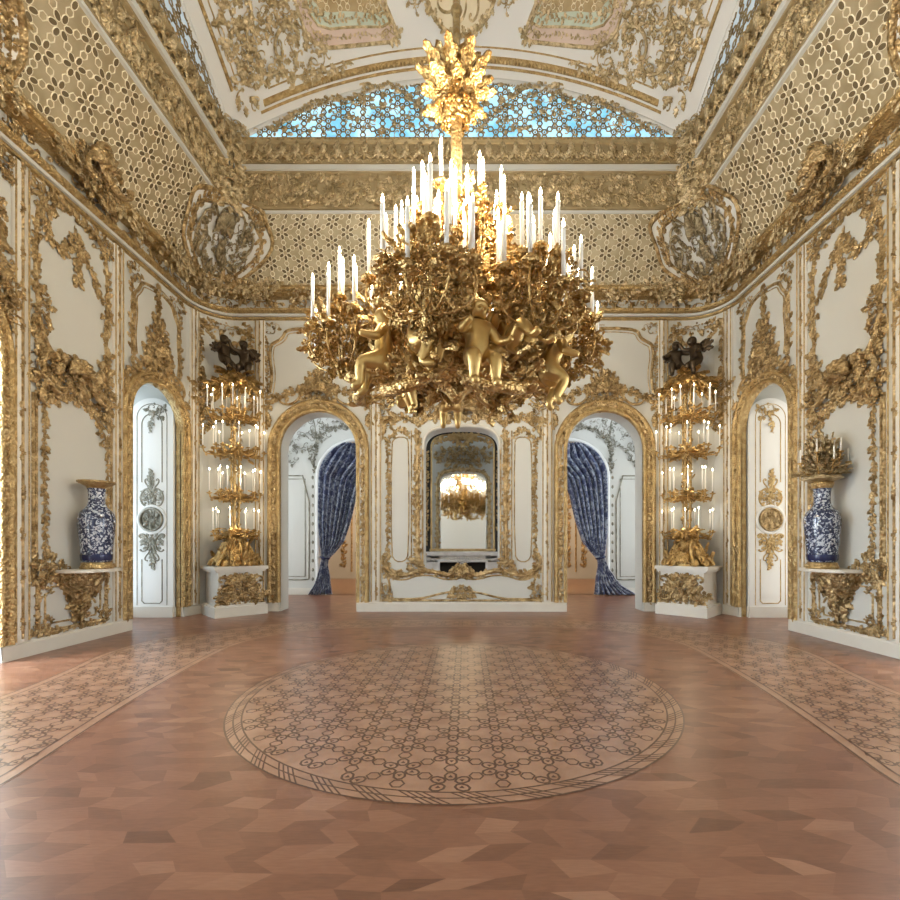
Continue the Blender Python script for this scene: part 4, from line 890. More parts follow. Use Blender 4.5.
# ------------------------------------------------------------------ pedestals and standing candelabra in the corners
def candle_kit(r, h):
    m = MB(); lathe(m, [(0, 0), (r, 0), (r, h * .97), (r * .6, h), (0, h)], 8); f = MB(); lathe(f, [(0, 0), (r * .5, .0), (r * .78, r * 1.3), (r * .5, r * 2.8), (0, r * 4.2)], 8, (0, 0, h)); return m, f
kits = {}
def candle(parent, loc, r, h, lit=True, name='candle'):
    key = (r, h)
    if key not in kits:
        a, b = candle_kit(r, h); c = a.build(name, WAX, parent); f = b.build('flame', FLAME, c); kits[key] = (c, f); c.location = loc
        if not lit: pass
        return c
    c0, f0 = kits[key]; c = c0.copy(); COL.objects.link(c); c.parent = parent; c.location = loc
    if lit: f = f0.copy(); COL.objects.link(f); f.parent = c
    return c
for s in (-1, 1):
    F = np.array([s * 4.63, 9.62]); tdir = np.array([.7071 * -s, -.7071]) * -1; ndir = np.array([-s * .7071, -.7071])  # tdir along the front, ndir into the room
    tdir = np.array([-s * .7071, .7071]) if False else np.array([.7071, s * -.7071]) * 1.
    back = -ndir
    def pl(a, b): p = F + tdir * (a if s < 0 else -a) + back * b; return (p[0], p[1])
    ang = atan2(tdir[1], tdir[0])
    o = tag(empty('pedestal', (F[0], F[1], 0), 0), 'white pedestal with gilded relief under the candelabrum beside the %s' % BAY[s], 'pedestal')
    def loc(P): return [(x - F[0], y - F[1]) for x, y in P]
    m = MB(); prism(m, loc([pl(-.53, 0), pl(.53, 0), pl(.53, .38), pl(.3, .6), pl(-.3, .8), pl(-.53, .95)]), 0, .21); prism(m, loc([pl(-.50, .03), pl(.50, .03), pl(.50, .38), pl(.3, .58), pl(-.3, .78), pl(-.50, .93)]), .21, .25); m.build('plinth', STONE, o, smooth=False)
    m = MB(); prism(m, loc([pl(-.44, .08), pl(.44, .08), pl(.44, .42), pl(.3, .58), pl(-.3, .8), pl(-.44, .92)]), .25, .93); m.build('body', STONE, o, smooth=False)
    m = MB(); prism(m, loc([pl(-.5, .03), pl(.5, .03), pl(.5, .38), pl(.3, .6), pl(-.3, .8), pl(-.5, .95)]), .93, .98); prism(m, loc([pl(-.54, -.01), pl(.54, -.01), pl(.54, .38), pl(.3, .6), pl(-.3, .8), pl(-.54, .96)]), .98, 1.05); m.build('top_slab', STONE, o, smooth=False)
    def pm(u, v, w): return F[0] + tdir[0] * u + ndir[0] * (w - .08), F[1] + tdir[1] * u + ndir[1] * (w - .08), v
    m = MB(); cluster(m, 0, .6, .3, .24, .2, 70, 331, sym=True); cluster(m, .36, .42, .13, .17, .2, 26, 332); cluster(m, -.36, .42, .13, .17, .2, 26, 333); cluster(m, 0, .34, .4, .07, .17, 22, 334)
    for k in (-1, 1): put(m, FLO, k * .32, .83, .12); put(m, CS, k * .28, .6, .5, pi / 2, -k, rel=1.2, w0=.03)
    b = m.build('gilded_relief', GOLD, o, fmap=pm)
    # candelabrum
    A = F + back * .40
    def room(x, y, mg=.05):
        x, y = abs(x + A[0]), y + A[1]
        if x > 5.05 and y > 9.54: return math.hypot(x - 5.05, y - 9.54) < .8 - mg
        return x < 5.85 - mg and y < 10.34 - mg
    o = tag(empty('candelabrum', (A[0], A[1], 1.05)), 'towering gilt candelabrum topped by bronze cherubs beside the %s' % BAY[s], 'candelabrum')
    m = MB(); g = R_(341); lathe(m, [(.36, 0), (.35, .06), (.3, .12), (.22, .35), (.12, .55), (.07, .75)], 20)
    for i in range(150):
        a = g.random() * 2 * pi; z = g.random() ** 1.5 * .62; r = np.interp(z, [0, .12, .35, .62], [.44, .36, .24, .12]); r = r if room(r * cos(a), r * sin(a), .15) else r * .6; d = (cos(a) * .5, sin(a) * .5, -1 if g.random() < .7 else 1)
        put3(m, g.choice((LEAF, LEAF, CS, VOL, SHELL)), (r * cos(a), r * sin(a), z + .05), d, (cos(a), sin(a), .5), g.uniform(.14, .28))
    for i in range(6):
        a = i * pi / 3 + .3
        if not room(.55 * cos(a), .55 * sin(a)): continue
        tube(m, smooth([(.1 * cos(a), .1 * sin(a), .6), (.28 * cos(a), .28 * sin(a), .42), (.36 * cos(a), .36 * sin(a), .2), (.5 * cos(a), .5 * sin(a), .1), (.52 * cos(a), .52 * sin(a), .02)], 2), .04)
    m.V = [np.maximum(v, (-9, -9, .004)) for v in m.V]; m.build('rocky_base', GOLDR, o)
    for i in range(5):
        a = i * 2 * pi / 5; m = MB(); x, y = .085 * cos(a), .085 * sin(a); tube(m, [(x * .7, y * .7, .5), (x, y, 1.5), (x, y, 3.0), (x, y, 4.2)], .017)
        for z in (1.2, 2.1, 3.0, 3.7): lathe(m, [(.018, -.04), (.03, 0), (.018, .04)], 8, (x, y, z))
        for q in range(26):
            z = g.uniform(.6, 4.0); b = g.random() * 6.28; put3(m, g.choice((LEAF, LEAF, VOL, FLO)), (x + .015 * cos(b), y + .015 * sin(b), z), (cos(b) * .6, sin(b) * .6, g.choice((-1, 1, 1))), (cos(b), sin(b), .2), g.uniform(.07, .14))
        m.build('stem', GOLDB, o)
    for ti, (zt, rt, n, ch) in enumerate(((.72, .5, 9, .46), (1.55, .5, 11, .5), (2.5, .62, 12, .46), (3.28, .58, 12, .46))):
        m = MB(); cluster_n = 80
        for i in range(cluster_n):
            a = g.random() * 2 * pi; r = g.uniform(.06, .36)
            while not room(r * cos(a), r * sin(a), .14): r *= .9
            put3(m, g.choice((LEAF, LEAF, VOL, CS)), (r * cos(a), r * sin(a), zt + g.uniform(-.16, .08)), (cos(a), sin(a), g.uniform(-.5, .5)), (0, 0, 1), g.uniform(.09, .18))
        lathe(m, [(0, -.06), (.16, -.02), (.3, 0), (.16, .02), (0, .06)], 14, (0, 0, zt - .04)); m.build('leaf_collar', GOLDR, o)
        for i in range(n):
            a = i * 2 * pi / n + ti * .3; r = rt * (1 - .25 * (i % 2)); z = zt + .04 * (i % 2); c, d = cos(a), sin(a)
            while not room(r * c, r * d, .1): r *= .93
            m = MB(); tube(m, smooth([(.06 * c, .06 * d, zt), (r * .5 * c, r * .5 * d, zt - .13), (r * .95 * c, r * .95 * d, zt - .12), (r * c, r * d, z)], 2), [.016] * 12 if False else .015)
            lathe(m, [(.008, -.03), (.02, -.015), (.055, 0), (.06, .015), (.02, .012), (.018, .05), (0, .05)], 10, (r * c, r * d, z)); put3(m, LEAF, (r * .6 * c, r * .6 * d, zt - .11), (c, d, .2), (0, 0, 1), .15); put3(m, VOL, (r * .85 * c, r * .85 * d, zt - .1), (c, d, -.6), (-d, c, 0), .16)
            br = m.build('branch', GOLDR, o); candle(br, (r * c, r * d, z + .05), .013, ch - .06)
    m = MB(); zt = 4.08; lathe(m, [(.04, -.2), (.07, -.05), (.2, .02), (.26, .06), (.1, .12), (0, .14)], 18)
    for i in range(150):
        a = g.random() * 2 * pi; r = g.uniform(.1, .42); e = g.uniform(-2.2, .3)
        while not room(r * cos(a), r * sin(a), .2): r *= .9
        put3(m, g.choice((LEAF, LEAF, LEAF, CS)), (r * cos(a), r * sin(a), zt + .1 - .25 * (r / .34) ** 2), (cos(a), sin(a), e), (cos(a) * .4, sin(a) * .4, 1), g.uniform(.16, .36), wide=.7)
    m.build('leaf_canopy', GOLDR, o)
    z0 = zt + .2; fa = atan2(ndir[1], ndir[0]) + pi / 2
    figure('cherub', turned(cherub(dict(knl=(.1, -.13, -.1), anl=(.14, -.05, -.2), tol=(.2, -.08, -.2), ell=(.2, -.02, .17), wrl=(.27, -.08, .2), hal=(.3, -.1, .22)), 1.3), fa + .5, (-.24 * tdir[0] + .0, -.24 * tdir[1], z0 + .14)), SK, o, BRONZE, 'dark bronze cherub figure')
    figure('cherub', turned(cherub(dict(elr=(-.18, -.05, .26), wrr=(-.2, -.08, .36), har=(-.2, -.09, .4), anr=(-.1, -.1, -.19), tor=(-.12, -.17, -.2)), 1.3), fa - .6, (.2 * tdir[0], .2 * tdir[1], z0 + .12), tilt=.25), SK, o, BRONZE, 'dark bronze cherub figure')
    for q, zz, sc_ in ((.24, .7, .34), (-.28, .5, .26)):
        m = MB(); wing(m, (q * tdir[0], q * tdir[1], z0 + .33), (tdir[0] * q * 3, tdir[1] * q * 3, zz), (ndir[0], ndir[1], 0), sc_); m.build('wing', BRONZE, o)
# ------------------------------------------------------------------ chandelier
CHX, CHY = 0., 4.77
ch = tag(empty('chandelier', (CHX, CHY, 0)), 'enormous gilt bronze chandelier with cherubs and tall white candles', 'chandelier')
def at(a, r, z): return np.array([r * cos(a), r * sin(a), z])
m = MB(); tube(m, [(0, 0, 4.9), (0, 0, 6.2)], .058, 8); tube(m, [(0, 0, 6.1), (0, 0, 12.5)], .04, 8)
for i in range(9): lathe(m, [(.04, -.05), (.065, 0), (.04, .05)], 10, (0, 0, 7.1 + i * .6))
m.build('rod', GOLDB, ch)
m = MB(); g = R_(401)
for z, n, e, ln, wd, r0 in ((6.22, 10, 1.5, .42, .6, .05), (6.21, 10, .7, .46, .6, .06), (6.17, 9, .1, .36, .7, .06), (6.13, 8, -.6, .22, .9, .06), (6.05, 6, -1.6, .18, 1., .06)):
    for i in range(n):
        a = i * 2 * pi / n + z * 7; put3(m, LEAF, at(a, r0, z + g.uniform(-.02, .02)), (cos(a), sin(a), e), (-cos(a) * e, -sin(a) * e, 1), ln * g.uniform(.9, 1.1), wide=wd, rel=.6)
for i in range(40):
    a = g.random() * 6.28; z = g.uniform(5.88, 6.16); r = .09 + .11 * (z - 5.85) / .33; put3(m, FLO, at(a, r, z), (-sin(a), cos(a), .2), (cos(a), sin(a), -.2), g.uniform(.08, .15))
m.build('leaf_crown', GOLDR, ch)
m = MB(); lathe(m, np.array(smooth([(.04, 5.3), (.09, 5.2), (.05, 5.12), (.14, 4.95), (.1, 4.8), (.2, 4.5), (.12, 4.25), (.3, 4.0), (.22, 3.75), (.42, 3.5), (.45, 3.35), (.3, 3.2), (.12, 3.1), (.05, 3.0), (0, 2.98)], 2)), 20)
for i in range(170):
    z = g.uniform(3.15, 5.2); a = g.random() * 6.28; r = np.interp(z, [3.1, 3.4, 3.6, 4, 4.6, 4.95, 5.2], [.2, .45, .3, .3, .2, .17, .08]); put3(m, g.choice((LEAF, LEAF, CS, VOL, FLO)), at(a, r, z), (cos(a) * .5, sin(a) * .5, g.choice((-1, 1))), (cos(a), sin(a), .1), g.uniform(.14, .3))
m.build('stem', GOLDR, ch)
def cup(m, p):
    for q in range(4): put3(m, LEAF, np.array(p) - (0, 0, .05), (cos(q * 1.57 + p[0] * 9), sin(q * 1.57 + p[0] * 9), .25), (0, 0, 1), .085)
    lathe(m, [(.008, -.06), (.022, -.035), (.03, -.02), (.07, .002), (.076, .014), (.03, .014), (.028, .055), (0, .055)], 10, tuple(p))
ncand = 0
# upper tier
for i in range(8):
    a = i * pi / 4 + .2; m = MB(); base = at(a, .12, 4.3)
    for k in range(3):
        b = a + (k - 1) * .3; r = (.42, .57, .48)[k]; z = (4.74, 4.58, 4.82)[k] + .1 * (i % 2); e = at(b, r, z)
        tube(m, smooth([base, at(b, r * .6, 4.22), at(b, r * 1.05, 4.36), e], 2), .018); cup(m, e)
        for q in range(11):
            t = g.uniform(.3, 1.); p = at(b + g.uniform(-.12, .12), r * g.uniform(.45, 1.05), 4.28 + (z - 4.3) * t); put3(m, g.choice((LEAF, LEAF, VOL, FLO)), p, (cos(b), sin(b), g.uniform(-.6, 1)), (g.uniform(-1, 1), g.uniform(-1, 1), 1), g.uniform(.12, .22))
    br = m.build('upper_branch', GOLDR, ch)
    for k in range(3):
        b = a + (k - 1) * .3; r = (.42, .57, .48)[k]; z = (4.74, 4.58, 4.82)[k] + .1 * (i % 2); candle(br, at(b, r, z + .05), .0175, .33); ncand += 1
rear = []
# six great bouquets of branches
for i, a in enumerate(np.radians([183, 260, 309, 2, 62, 122])):
    g = R_(420 + i); m = MB(); cc = at(a, 1.17, 3.5); cups = []
    tube(m, smooth([at(a, .3, 3.35), at(a, .6, 3.18), at(a, .95, 3.2), at(a, 1.1, 3.28), at(a, 1.15, 3.4)], 2), .035, 8)
    tx = np.array([-sin(a), cos(a), 0]); rx = np.array([cos(a), sin(a), 0])
    for k in range(13):
        if k < 8: q = 2 * pi * k / 8 + .2; f = .36; zz = 3.72 + .1 * (k % 2)
        else: q = 2 * pi * k / 5; f = .17; zz = 3.93
        if k == 12: f = .02; zz = 4.0
        e = cc + tx * f * cos(q) * 1.05 + rx * f * sin(q) * .85; e[2] = zz + g.uniform(-.07, .05) - .22 * max(0, sin(q)) * (f > .3); cups.append(e)
        tube(m, smooth([cc + (0, 0, -.15), cc + (e - cc) * (.6, .6, 0) + (0, 0, -.2), cc + (e - cc) * (1.15, 1.15, 0) + (0, 0, -.08), e], 2), .010, 5); cup(m, e)
    for k in range(430):
        d = np.array([g.gauss(0, 1), g.gauss(0, 1), g.gauss(0, 1)]); d /= np.linalg.norm(d); p = cc + (0, 0, .10) + d * (.40, .38, .33) * g.random() ** .35
        put3(m, g.choice((LEAF, LEAF, LEAF, VOL, CS, FLO)), p, d + np.array([0, 0, g.uniform(-.8, .6)]), (g.uniform(-1, 1), g.uniform(-1, 1), g.uniform(-1, 1)), g.uniform(.06, .13))
    for k in range(26):
        put3(m, g.choice((LEAF, LEAF, VOL)), at(a + g.uniform(-.12, .12), g.uniform(.75, 1.15), g.uniform(3.15, 3.4)), (g.uniform(-1, 1), g.uniform(-1, 1), -.5), (cos(a), sin(a), 1), g.uniform(.12, .24))
    br = m.build('branch_bouquet', GOLDR, ch)
    for e in cups:
        if i < 4: candle(br, e + (0, 0, .05), .0175, .40)
        else: rear.append(e + (0, 0, .05))
# inner wreath with the tall middle candles
for i in range(6):
    a = math.radians(30 + 60 * i - 7); g = R_(440 + i); m = MB(); cc = at(a, .72, 3.75); cups = []
    for k in range(4):
        q = 2 * pi * k / 4 + .5; e = cc + np.array([.2 * cos(q), .2 * sin(q), .32 + .08 * (k % 2)]); cups.append(e); tube(m, smooth([at(a, .25, 3.5), cc + (0, 0, -.15), cc + (e - cc) * (1.2, 1.2, .3), e], 2), .015, 5); cup(m, e)
    for k in range(110):
        d = np.array([g.gauss(0, 1), g.gauss(0, 1), g.gauss(0, 1)]); d /= np.linalg.norm(d); p = cc + (0, 0, -.05) + d * (.33, .33, .36) * g.random() ** .4; put3(m, g.choice((LEAF, LEAF, VOL, CS, FLO)), p, d, (g.uniform(-1, 1), g.uniform(-1, 1), 1), g.uniform(.1, .22))
    br = m.build('inner_branch', GOLDR, ch)
    for e in cups: candle(br, e + (0, 0, .05), .0175, .46)
m = MB()
for e in rear:
    a_, f_ = candle_kit(.0175, .40)
    for q, t in ((a_, 0), (f_, 1)):
        V, Q, T = q.arrays(); m.add(V + e, Q, T, t)
tag(m.build('candle', [WAX, FLAME], ch), 'tall candles at the back of the chandelier', kind='stuff')
# lower basket, scrolls, horns of plenty
m = MB(); g = R_(450)
for i in range(380):
    a = g.random() * 6.28; r = g.uniform(.2, .9); z = 3.12 + .12 * sin(a) + .2 * (r / .9) ** 2 + g.uniform(0, .3); put3(m, g.choice((LEAF, LEAF, CS, VOL, FLO, SHELL)), at(a, r, z), (cos(a + 1), sin(a + 1), g.uniform(-.4, .5)), (cos(a), sin(a), -.6), g.uniform(.12, .24))
tube(m, [at(t, .62, 3.22 + .1 * sin(t)) for t in np.linspace(0, 2 * pi, 33)], .03)
m.build('leaf_basket', GOLDR, ch)
for a, z in ((math.radians(-118), 2.98), (math.radians(-62), 2.98), (math.radians(190), 3.12), (math.radians(-10), 3.12), (math.radians(60), 3.42), (math.radians(120), 3.42)):
    m = MB(); P = smooth([at(a - .45, .85, z + .02), at(a - .2, .98, z - .12), at(a, 1.02, z - .14), at(a + .2, .98, z - .1), at(a + .42, .9, z + .06)], 2); tube(m, P, .03 + .03 * np.sin(np.linspace(0, pi, len(P))), 8)
    for k in range(30): put3(m, g.choice((LEAF, VOL)), at(a + g.uniform(-.4, .4), g.uniform(.88, 1.02), z + g.uniform(-.14, .06)), (cos(a), sin(a), g.uniform(-.6, 1)), (cos(a), sin(a), -1), g.uniform(.10, .18))
    m.build('scroll_arm', GOLDR, ch)
for a, t in ((math.radians(-75), 1), (math.radians(150), -1)):
    m = MB(); P = np.array(smooth([at(a, .72, 3.1), at(a + .18 * t, .84, 3.2), at(a + .36 * t, .92, 3.36), at(a + .55 * t, .95, 3.56)], 2)); n = len(P); R = np.linspace(.05, .14, n) * (1 + .12 * (np.arange(n) % 2)); tube(m, P, R, 12)
    for k in range(8): put3(m, FLO, P[-1] + np.array([g.uniform(-.1, .1), g.uniform(-.1, .1), g.uniform(0, .12)]), (1, 0, 0), (0, -.3, 1), .16)
    tag(m.build('horn_of_plenty', SATIN, ch), 'ribbed pale gilt horn')
poses = [(math.radians(231), .98, 3.12, math.radians(231) + pi / 2 - .9, 0, {}), (math.radians(250), .92, 3.26, math.radians(62), .1, dict(anl=(.09, -.08, -.22), anr=(-.1, -.12, -.21))),
         (math.radians(281), 1.0, 3.06, math.radians(290) + pi / 2, .1, dict(elr=(-.15, -.06, .16), wrr=(-.12, -.12, .2), har=(-.1, -.15, .22))), (math.radians(302), .98, 3.24, math.radians(40), -.7, dict(ell=(.15, .0, .28), wrl=(.17, -.04, .38), hal=(.17, -.05, .41))),
         (math.radians(327), 1.0, 3.14, math.radians(327) + pi / 2 + .8, .5, {}), (math.radians(95), .95, 3.3, math.radians(95) + pi / 2, 0, {})]
for a, r, z, f, tl, ps in poses:
    b = figure('cherub', turned(cherub(ps, 1.15), f, at(a, r, z), tilt=tl), SK, ch, SATIN, 'smooth satin gilt cherub')
b = figure('cherub', turned(cherub(dict(knl=(.06, -.08, -.17), anl=(.06, -.02, -.34), tol=(.06, -.08, -.37), knr=(-.06, -.03, -.18), anr=(-.07, .06, -.33), tor=(-.07, .03, -.38)), .95), math.radians(230) + pi / 2, at(math.radians(229), .62, 3.12)), SK, ch, SATIN, 'smooth satin gilt cherub with dangling legs')
# ------------------------------------------------------------------ the rooms beyond
VY0, VY1, VH = 10.79, 13.8, 6.2
AR = [(k * 3.2, 1.13, 3.55, 1.07, 0., 2.) for k in (-1, 1)]
m = MB(); wall(m, -7.6, 7.6, VH, AR)
for op in AR: reveal(m, op, .5)
def vmap(u, v, w): return u, VY1 - w, v
struct(m.build('wall_anteroom', WHITE, fmap=vmap, smooth=False))
m = MB(); wall(m, -7.6, 7.6, VH, [(o[0], o[1], o[2], o[3], o[4], o[5]) for o in DOOR] + [MIR]); struct(m.build('wall_back_rear', WHITE, fmap=lambda u, v, w: (u, VY0 + w, v), smooth=False))
m = MB(); box(m, -7.6, 7.6, VY0 - .2, 21, VH, VH + .1); struct(m.build('ceiling_anteroom', CEIL, smooth=False))
m = MB(); box(m, -7.7, -7.6, 10.5, 21, 0, VH); box(m, 7.6, 7.7, 10.5, 21, 0, VH); struct(m.build('wall_anteroom_ends', WHITE, smooth=False))
m = MB(); box(m, -7.7, 7.7, 20.3, 20.4, 0, VH); struct(m.build('wall_far_room', WHITE, smooth=False))
m = MB(); box(m, -7.7, 7.7, 13.78, 20.4, -.05, .0); struct(m.build('floor_far_room', MIDW, smooth=False))
for k in (-1, 1):
    S = SIDE[k]
    w = struct(empty('window_%d' % (11 + k), (k * 7.58, 12.3, 0))); m = MB(); box(m, -k * .02, 0, -.8, .8, .6, 4.2); m.build('pane', SKYC, w, smooth=False)
    m = MB(); [box(m, -k * .07, 0, y - .04, y + .04, .6, 4.2) for y in (-.8, 0, .8)]; [box(m, -k * .065, 0, -.8, .8, z - .04, z + .04) for z in (.6, 1.8, 3, 4.2)]; m.build('window_frame', LACQ, w, smooth=False)
    m = MB(); sweep(m, arch_path(k * 3.2, 1.19, 3.55, 1.13), [(-.06, 0), (-.06, .06), (.0, .08), (.06, .05), (.07, 0)]); struct(m.build('trim_%d' % (15 + k), LACQ, fmap=vmap))
    m = MB(); c = k * 4.95
    for q in ((4.9, 4.75, .5, .42), (4.3, 4.95, .3, .3), (5.2, 4.3, .2, .4), (4.55, 4.35, .1, .4), (3.9, 5.2, .5, .2), (3.1, 5.15, .6, .25), (5.0, 5.3, .5, .2)): cluster(m, k * q[0], *q[1:], .2, int(95 * q[2] * q[3]) + 3, 461, w=.01, mix=(CS, SS, VOL, VOL, LEAF))
    vine(m, smooth([(k * 4.5, 3.7), (k * 4.5, 4.4), (k * 4.3, 4.9), (k * 3.7, 5.1), (k * 3.2, 5.1)], 2), .18, 462); sweep(m, [(k * 4.75, 5.9), (k * 4.5, 5.2), (k * 4.42, 4.6)], rod_prof(.02, .02))
    relief('silvered_carving', m, 'grey silvered scroll carving over the curtained arch seen through the %s doorway' % S, 'ornament', 1, vmap, SILV)
    m = MB(); sweep(m, smooth([(k * 5.45, .45), (k * 4.7, .45), (k * 4.66, .5), (k * 4.66, 3.6), (k * 5.45, 3.6)], 1), rod_prof(.02, .025)); sweep(m, [(k * 5.35, .55), (k * 4.78, .55), (k * 4.78, 3.5), (k * 5.35, 3.5)], rod_prof(.012, .015))
    for z in np.arange(.4, 3.7, .28): put(m, LEAF, k * 4.55, z, .13, pi / 2); put(m, LEAF, k * 4.40, z + .1, .1, pi / 2)
    relief('silvered_panel_frame', m, 'thin silvered frame of the white panel seen through the %s doorway' % S, 'panel frame', 1, vmap, SILV)
    m = MB(); box(m, min(k * 4.42, k * 7.6), max(k * 4.42, k * 7.6), 13.74, 13.8, 0, .2); struct(m.build('baseboard_anteroom_' + S, STONE, smooth=False))
    # curtain swept to the outer side
    o = tag(empty('curtain', (k * 3.6, 13.62, 0)), 'dark blue silvery damask curtain gathered to the %s jamb of its arch' % S, 'curtain')
    m = MB(); rowsP = []
    for z in np.linspace(4.55, 0.02, 54):
        t = 4.55 - z
        topw = sqrt(max(0, 1 - ((z - 3.55) / 1.05) ** 2)) * 1.12 if z > 3.55 else 1.12
        xo = -3.2 - topw if z > 3.55 else -4.32 + .10 * max(0, min(1, (2.2 - z) / 1.1)) * (z > 1.0) + (.10 if z <= 1.0 else 0)
        if z > 1.12: 
            e = np.interp(z, [1.12, 1.3, 1.6, 2.26, 3.0, 3.5, 3.9, 4.3, 4.6], [-4.0, -3.82, -3.58, -3.36, -3.18, -3.0, -2.5, -2.1, -2.0]); e = min(e, -3.2 + topw) if z > 3.55 else e
        else: e = np.interp(z, [0, .12, .3, .6, .9, 1.12], [-3.9, -3.93, -3.96, -4.0, -4.06, -4.03]); xo = np.interp(z, [0, .12, .3, .8, 1.12], [-4.62, -4.55, -4.42, -4.27, -4.22] if k < 0 else [-5.2, -5.0, -4.7, -4.34, -4.22])
        W = e - xo; amp = min(.085, .025 + .09 * W); row = []
        for j in range(72):
            f = j / 71; ph = f * 2 * pi * 8 + .6 * sin(3 * f + z) ; sag = 0 if z <= 1.12 else .22 * f * f * 0
            row.append((k * -(xo + W * f) * -1 - k * 3.6 if False else k * (-(xo + W * f)) - k * 3.6, -amp * sin(ph) - .02 * sin(ph * 2.3) - (.12 * f * max(0, .5 - z) if z < .5 else 0), z))
        rowsP.append(row)
    grid(m, rowsP); b = m.build('drape', DAMASK, o); sol = b.modifiers.new('thickness', 'SOLIDIFY'); sol.thickness = .02
    m = MB(); tube(m, [(k * (4.13 + .13 * cos(t)) - k * 3.6, .11 * sin(t), 1.12 + .03 * cos(t)) for t in np.linspace(0, 2 * pi, 21)], .03); m.build('tieback', COBALT, o)
# chimneypiece and mirror behind the central opening
m = MB(); P = arch_path(0, .95, 3.66, .62, .8, 3.); sweep(m, P, rod_prof(.06, .07)); vine(m, P, .2, 465, dens=1.3); cluster(m, 0, 4.75, 1.1, .35, .26, 60, 466, sym=True)
relief('gilded_opening_frame', m, 'gilded rear frame of the central opening, seen only in the chimney mirror', 'frame', 1, lambda u, v, w: (u, VY0 + w, v))
o = tag(empty('fireplace', (0, VY1, 0)), 'grey marble fireplace beyond the central opening', 'fireplace')
m = MB(); box(m, -1.15, -.68, -.38, 0, 0, 1.18); box(m, .68, 1.15, -.38, 0, 0, 1.18); box(m, -1.15, 1.15, -.38, 0, 1.0, 1.2); cl = [(-.7, 1.0)]; m.build('surround', MARBLE, o, smooth=False)
m = MB(); box(m, -1.25, 1.25, -.45, 0, 1.2, 1.3); box(m, -1.2, 1.2, -.41, 0, 1.17, 1.21); m.build('mantel_shelf', MARBLE, o, smooth=False)
m = MB(); box(m, -.68, .68, -.12, -.02, .02, 1.0); m.build('firebox', BLACK, o, smooth=False)
m = MB(); sweep(m, [(-.7, .05), (-.7, 1.02), (.7, 1.02), (.7, .05)], rod_prof(.03, .04)); cluster(m, 0, 1.05, .2, .09, .13, 14, 471, sym=True); vine(m, [(-1.1, 1.08), (-.3, 1.08)], .1, 472, sym=0.)
b = m.build('marble_carving', MARBLE, o, fmap=lambda u, v, w: (u, VY1 - .38 - w, v))
o = tag(empty('chimney_mirror', (0, VY1, 1.3)), 'tall arched mirror over the fireplace reflecting the chandelier', 'mirror')
MP = [(-1.0, 0), (-1.0, 3.1)] + arch_pts(0, 1.0, 3.1, .5, p=3.)[1:-1] + [(1.0, 3.1), (1.0, 0)]
m = MB(); n = len(MP) // 2; grid(m, [[(MP[i][0], -.03, MP[i][1]), (MP[-1 - i][0], -.03, MP[-1 - i][1])] for i in range(n)]); m.build('glass', GLASSM, o, smooth=False)
def mm(u, v, w): return u, VY1 - .03 - w, v + 1.3
m = MB(); sweep(m, MP, [(-.03, 0), (-.03, .02), (.16, .03), (.16, -.03)]); m.build('black_border', BLACK, o, fmap=mm, smooth=False)
m = MB(); sweep(m, MP, rod_prof(.03, .04, -.05)); P = arch_pts(0, .9, 3.0, .45, p=3.); vine(m, P[3:-3], .2, 481, dens=1.6, w=.02); cluster(m, 0, 3.42, .35, .12, .2, 24, 482, sym=True, w=.02); vine(m, [(-1.08, .2), (-1.08, 3.0)], .14, 483, dens=1.1, sym=0., w=.03); sweep(m, [(-1, .05), (1, .05)], rod_prof(.04, .05)); m.build('gilded_mirror_frame', GOLDB, o, fmap=mm)
# glimpses of the far room
for k in (-1, 1):
    m = MB()
    for x in (2.2, 2.9, 3.6, 4.3, 5.0): sweep(m, [(k * x, .3), (k * x, 5)], rod_prof(.04, .05)); vine(m, [(k * (x + .35), .5), (k * (x + .35), 4)], .3, 491 + int(x * 10), dens=1.2)
    relief('gilded_panel_frame', m, 'gilded panelling in the distant warm room behind the %s curtain' % SIDE[k], 'panel frame', 1, lambda u, v, w: (u, 20.3 - w, v))
    o = tag(empty('console_table', (k * 3.75, 17.6, 0)), 'small gilded stand in the distant room past the %s curtain' % SIDE[k], 'table')
    m = MB(); lathe(m, [(0, .86), (.3, .86), (.32, .9), (.3, .93), (0, .93)], 20); m.build('top', STONE, o)
    for i in range(4):
        a = i * pi / 2 + .7; m = MB(); tube(m, smooth([(.25 * cos(a), .25 * sin(a), .86), (.3 * cos(a), .3 * sin(a), .6), (.12 * cos(a), .12 * sin(a), .35), (.28 * cos(a), .28 * sin(a), 0)], 2), .03); m.build('leg', GOLDR, o)
    b = MB(); lathe(b, [(0, 0), (.1, 0), (.05, .08), (.13, .25), (.15, .4), (.08, .52), (.1, .58), (0, .56)], 16); v = b.build('bronze_urn', BRONZE, None); v.location = (k * 3.75, 17.6, .93); tag(v, 'dark urn on the distant gilded stand past the %s curtain' % SIDE[k], 'urn')
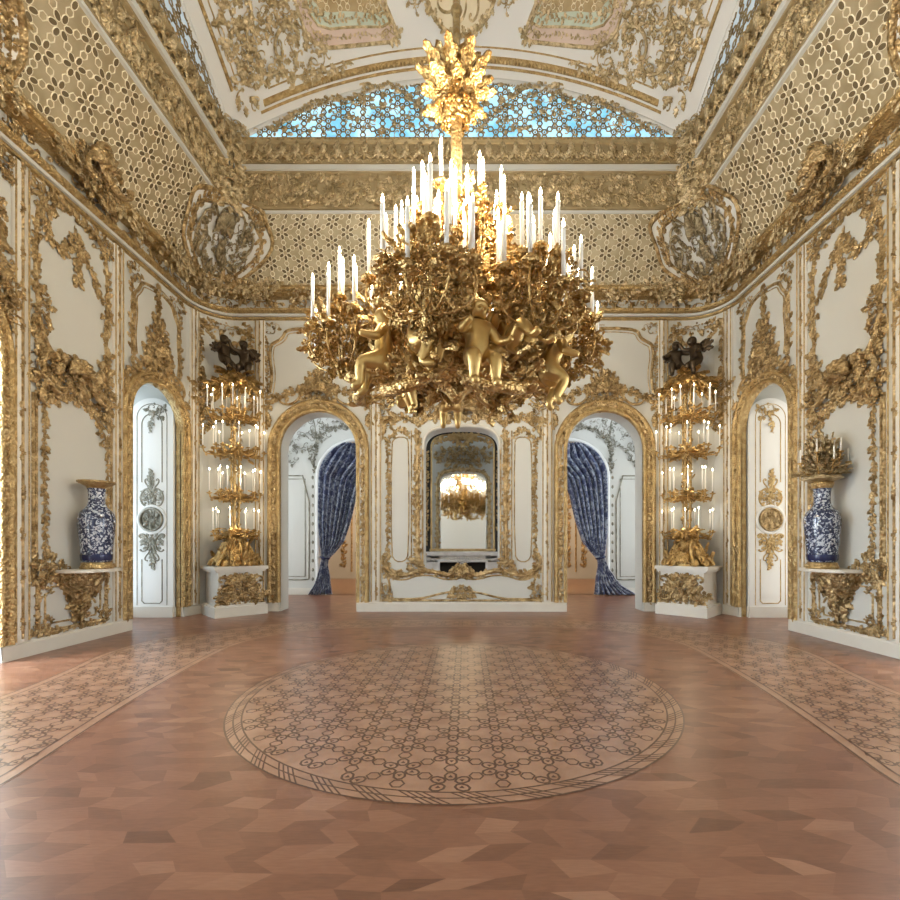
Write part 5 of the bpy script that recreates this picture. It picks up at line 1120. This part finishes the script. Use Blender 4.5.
# ------------------------------------------------------------------ light
def lamp(kind, loc, power, col, size=.1, rot=None, sy=None, name='lamp'):
    L = bpy.data.lights.new(name, kind); L.energy = power; L.color = col
    if kind == 'POINT': L.shadow_soft_size = size
    else:
        L.shape = 'RECTANGLE'; L.size = size; L.size_y = sy or size
    o = bpy.data.objects.new(name, L); o.location = loc
    if rot: o.rotation_euler = rot
    COL.objects.link(o); return o
WARM = (1, .85, .62)
K = .5
for i in range(6):
    a = i * pi / 3 + .5; lamp('POINT', (.62 * cos(a), CHY + .62 * sin(a), 4.62), 66 * K, WARM, .12, name='chandelier_light')
    a -= .15; lamp('POINT', (1.17 * cos(a), CHY + 1.17 * sin(a), 4.52), 40 * K, WARM, .12, name='chandelier_light')
for i in range(3):
    a = i * 2.1; lamp('POINT', (.42 * cos(a), CHY + .42 * sin(a), 5.3), 210 * K, WARM, .12, name='chandelier_light')
for s in (-1, 1):
    for z in (1.98, 2.85, 3.78, 4.55): lamp('POINT', (s * 4.72, 9.53, z), 11 * K, WARM, .08, name='candelabrum_light')
    lamp('POINT', (s * 3.2, 17.5, 3.6), 520 * K, (1, .72, .48), .3, name='far_room_light')
    lamp('POINT', (s * 4.2, 12.2, 5.4), 95 * K, (.86, .93, 1), .4, name='anteroom_fill')  # added cool fill that brightens the anteroom, no fixture hangs there
w = bpy.data.worlds.new('world'); bpy.context.scene.world = w; w.use_nodes = True
w.node_tree.nodes['Background'].inputs['Color'].default_value = (.82, .9, 1, 1); w.node_tree.nodes['Background'].inputs['Strength'].default_value = 1.2
# ------------------------------------------------------------------ camera
c = bpy.data.cameras.new('camera'); c.lens = 455 / 900 * 36; c.sensor_width = 36; c.shift_x = (450 - 466) / 900; c.shift_y = (545 - 450) / 900; c.clip_end = 200; c.clip_start = .05
co = bpy.data.objects.new('camera', c); co.location = (.1, 0, 1.5); co.rotation_euler = (pi / 2, 0, 0); COL.objects.link(co)
sc = bpy.context.scene; sc.camera = co
sc.view_settings.view_transform = 'Standard'; sc.view_settings.look = 'None'; sc.view_settings.gamma = 1; sc.view_settings.use_curve_mapping = False
sc.view_settings.exposure = .28
try:
    sc.cycles.use_denoising = True; sc.cycles.max_bounces = 10; sc.cycles.diffuse_bounces = 6; sc.cycles.glossy_bounces = 5; sc.cycles.sample_clamp_indirect = 6
except Exception: pass
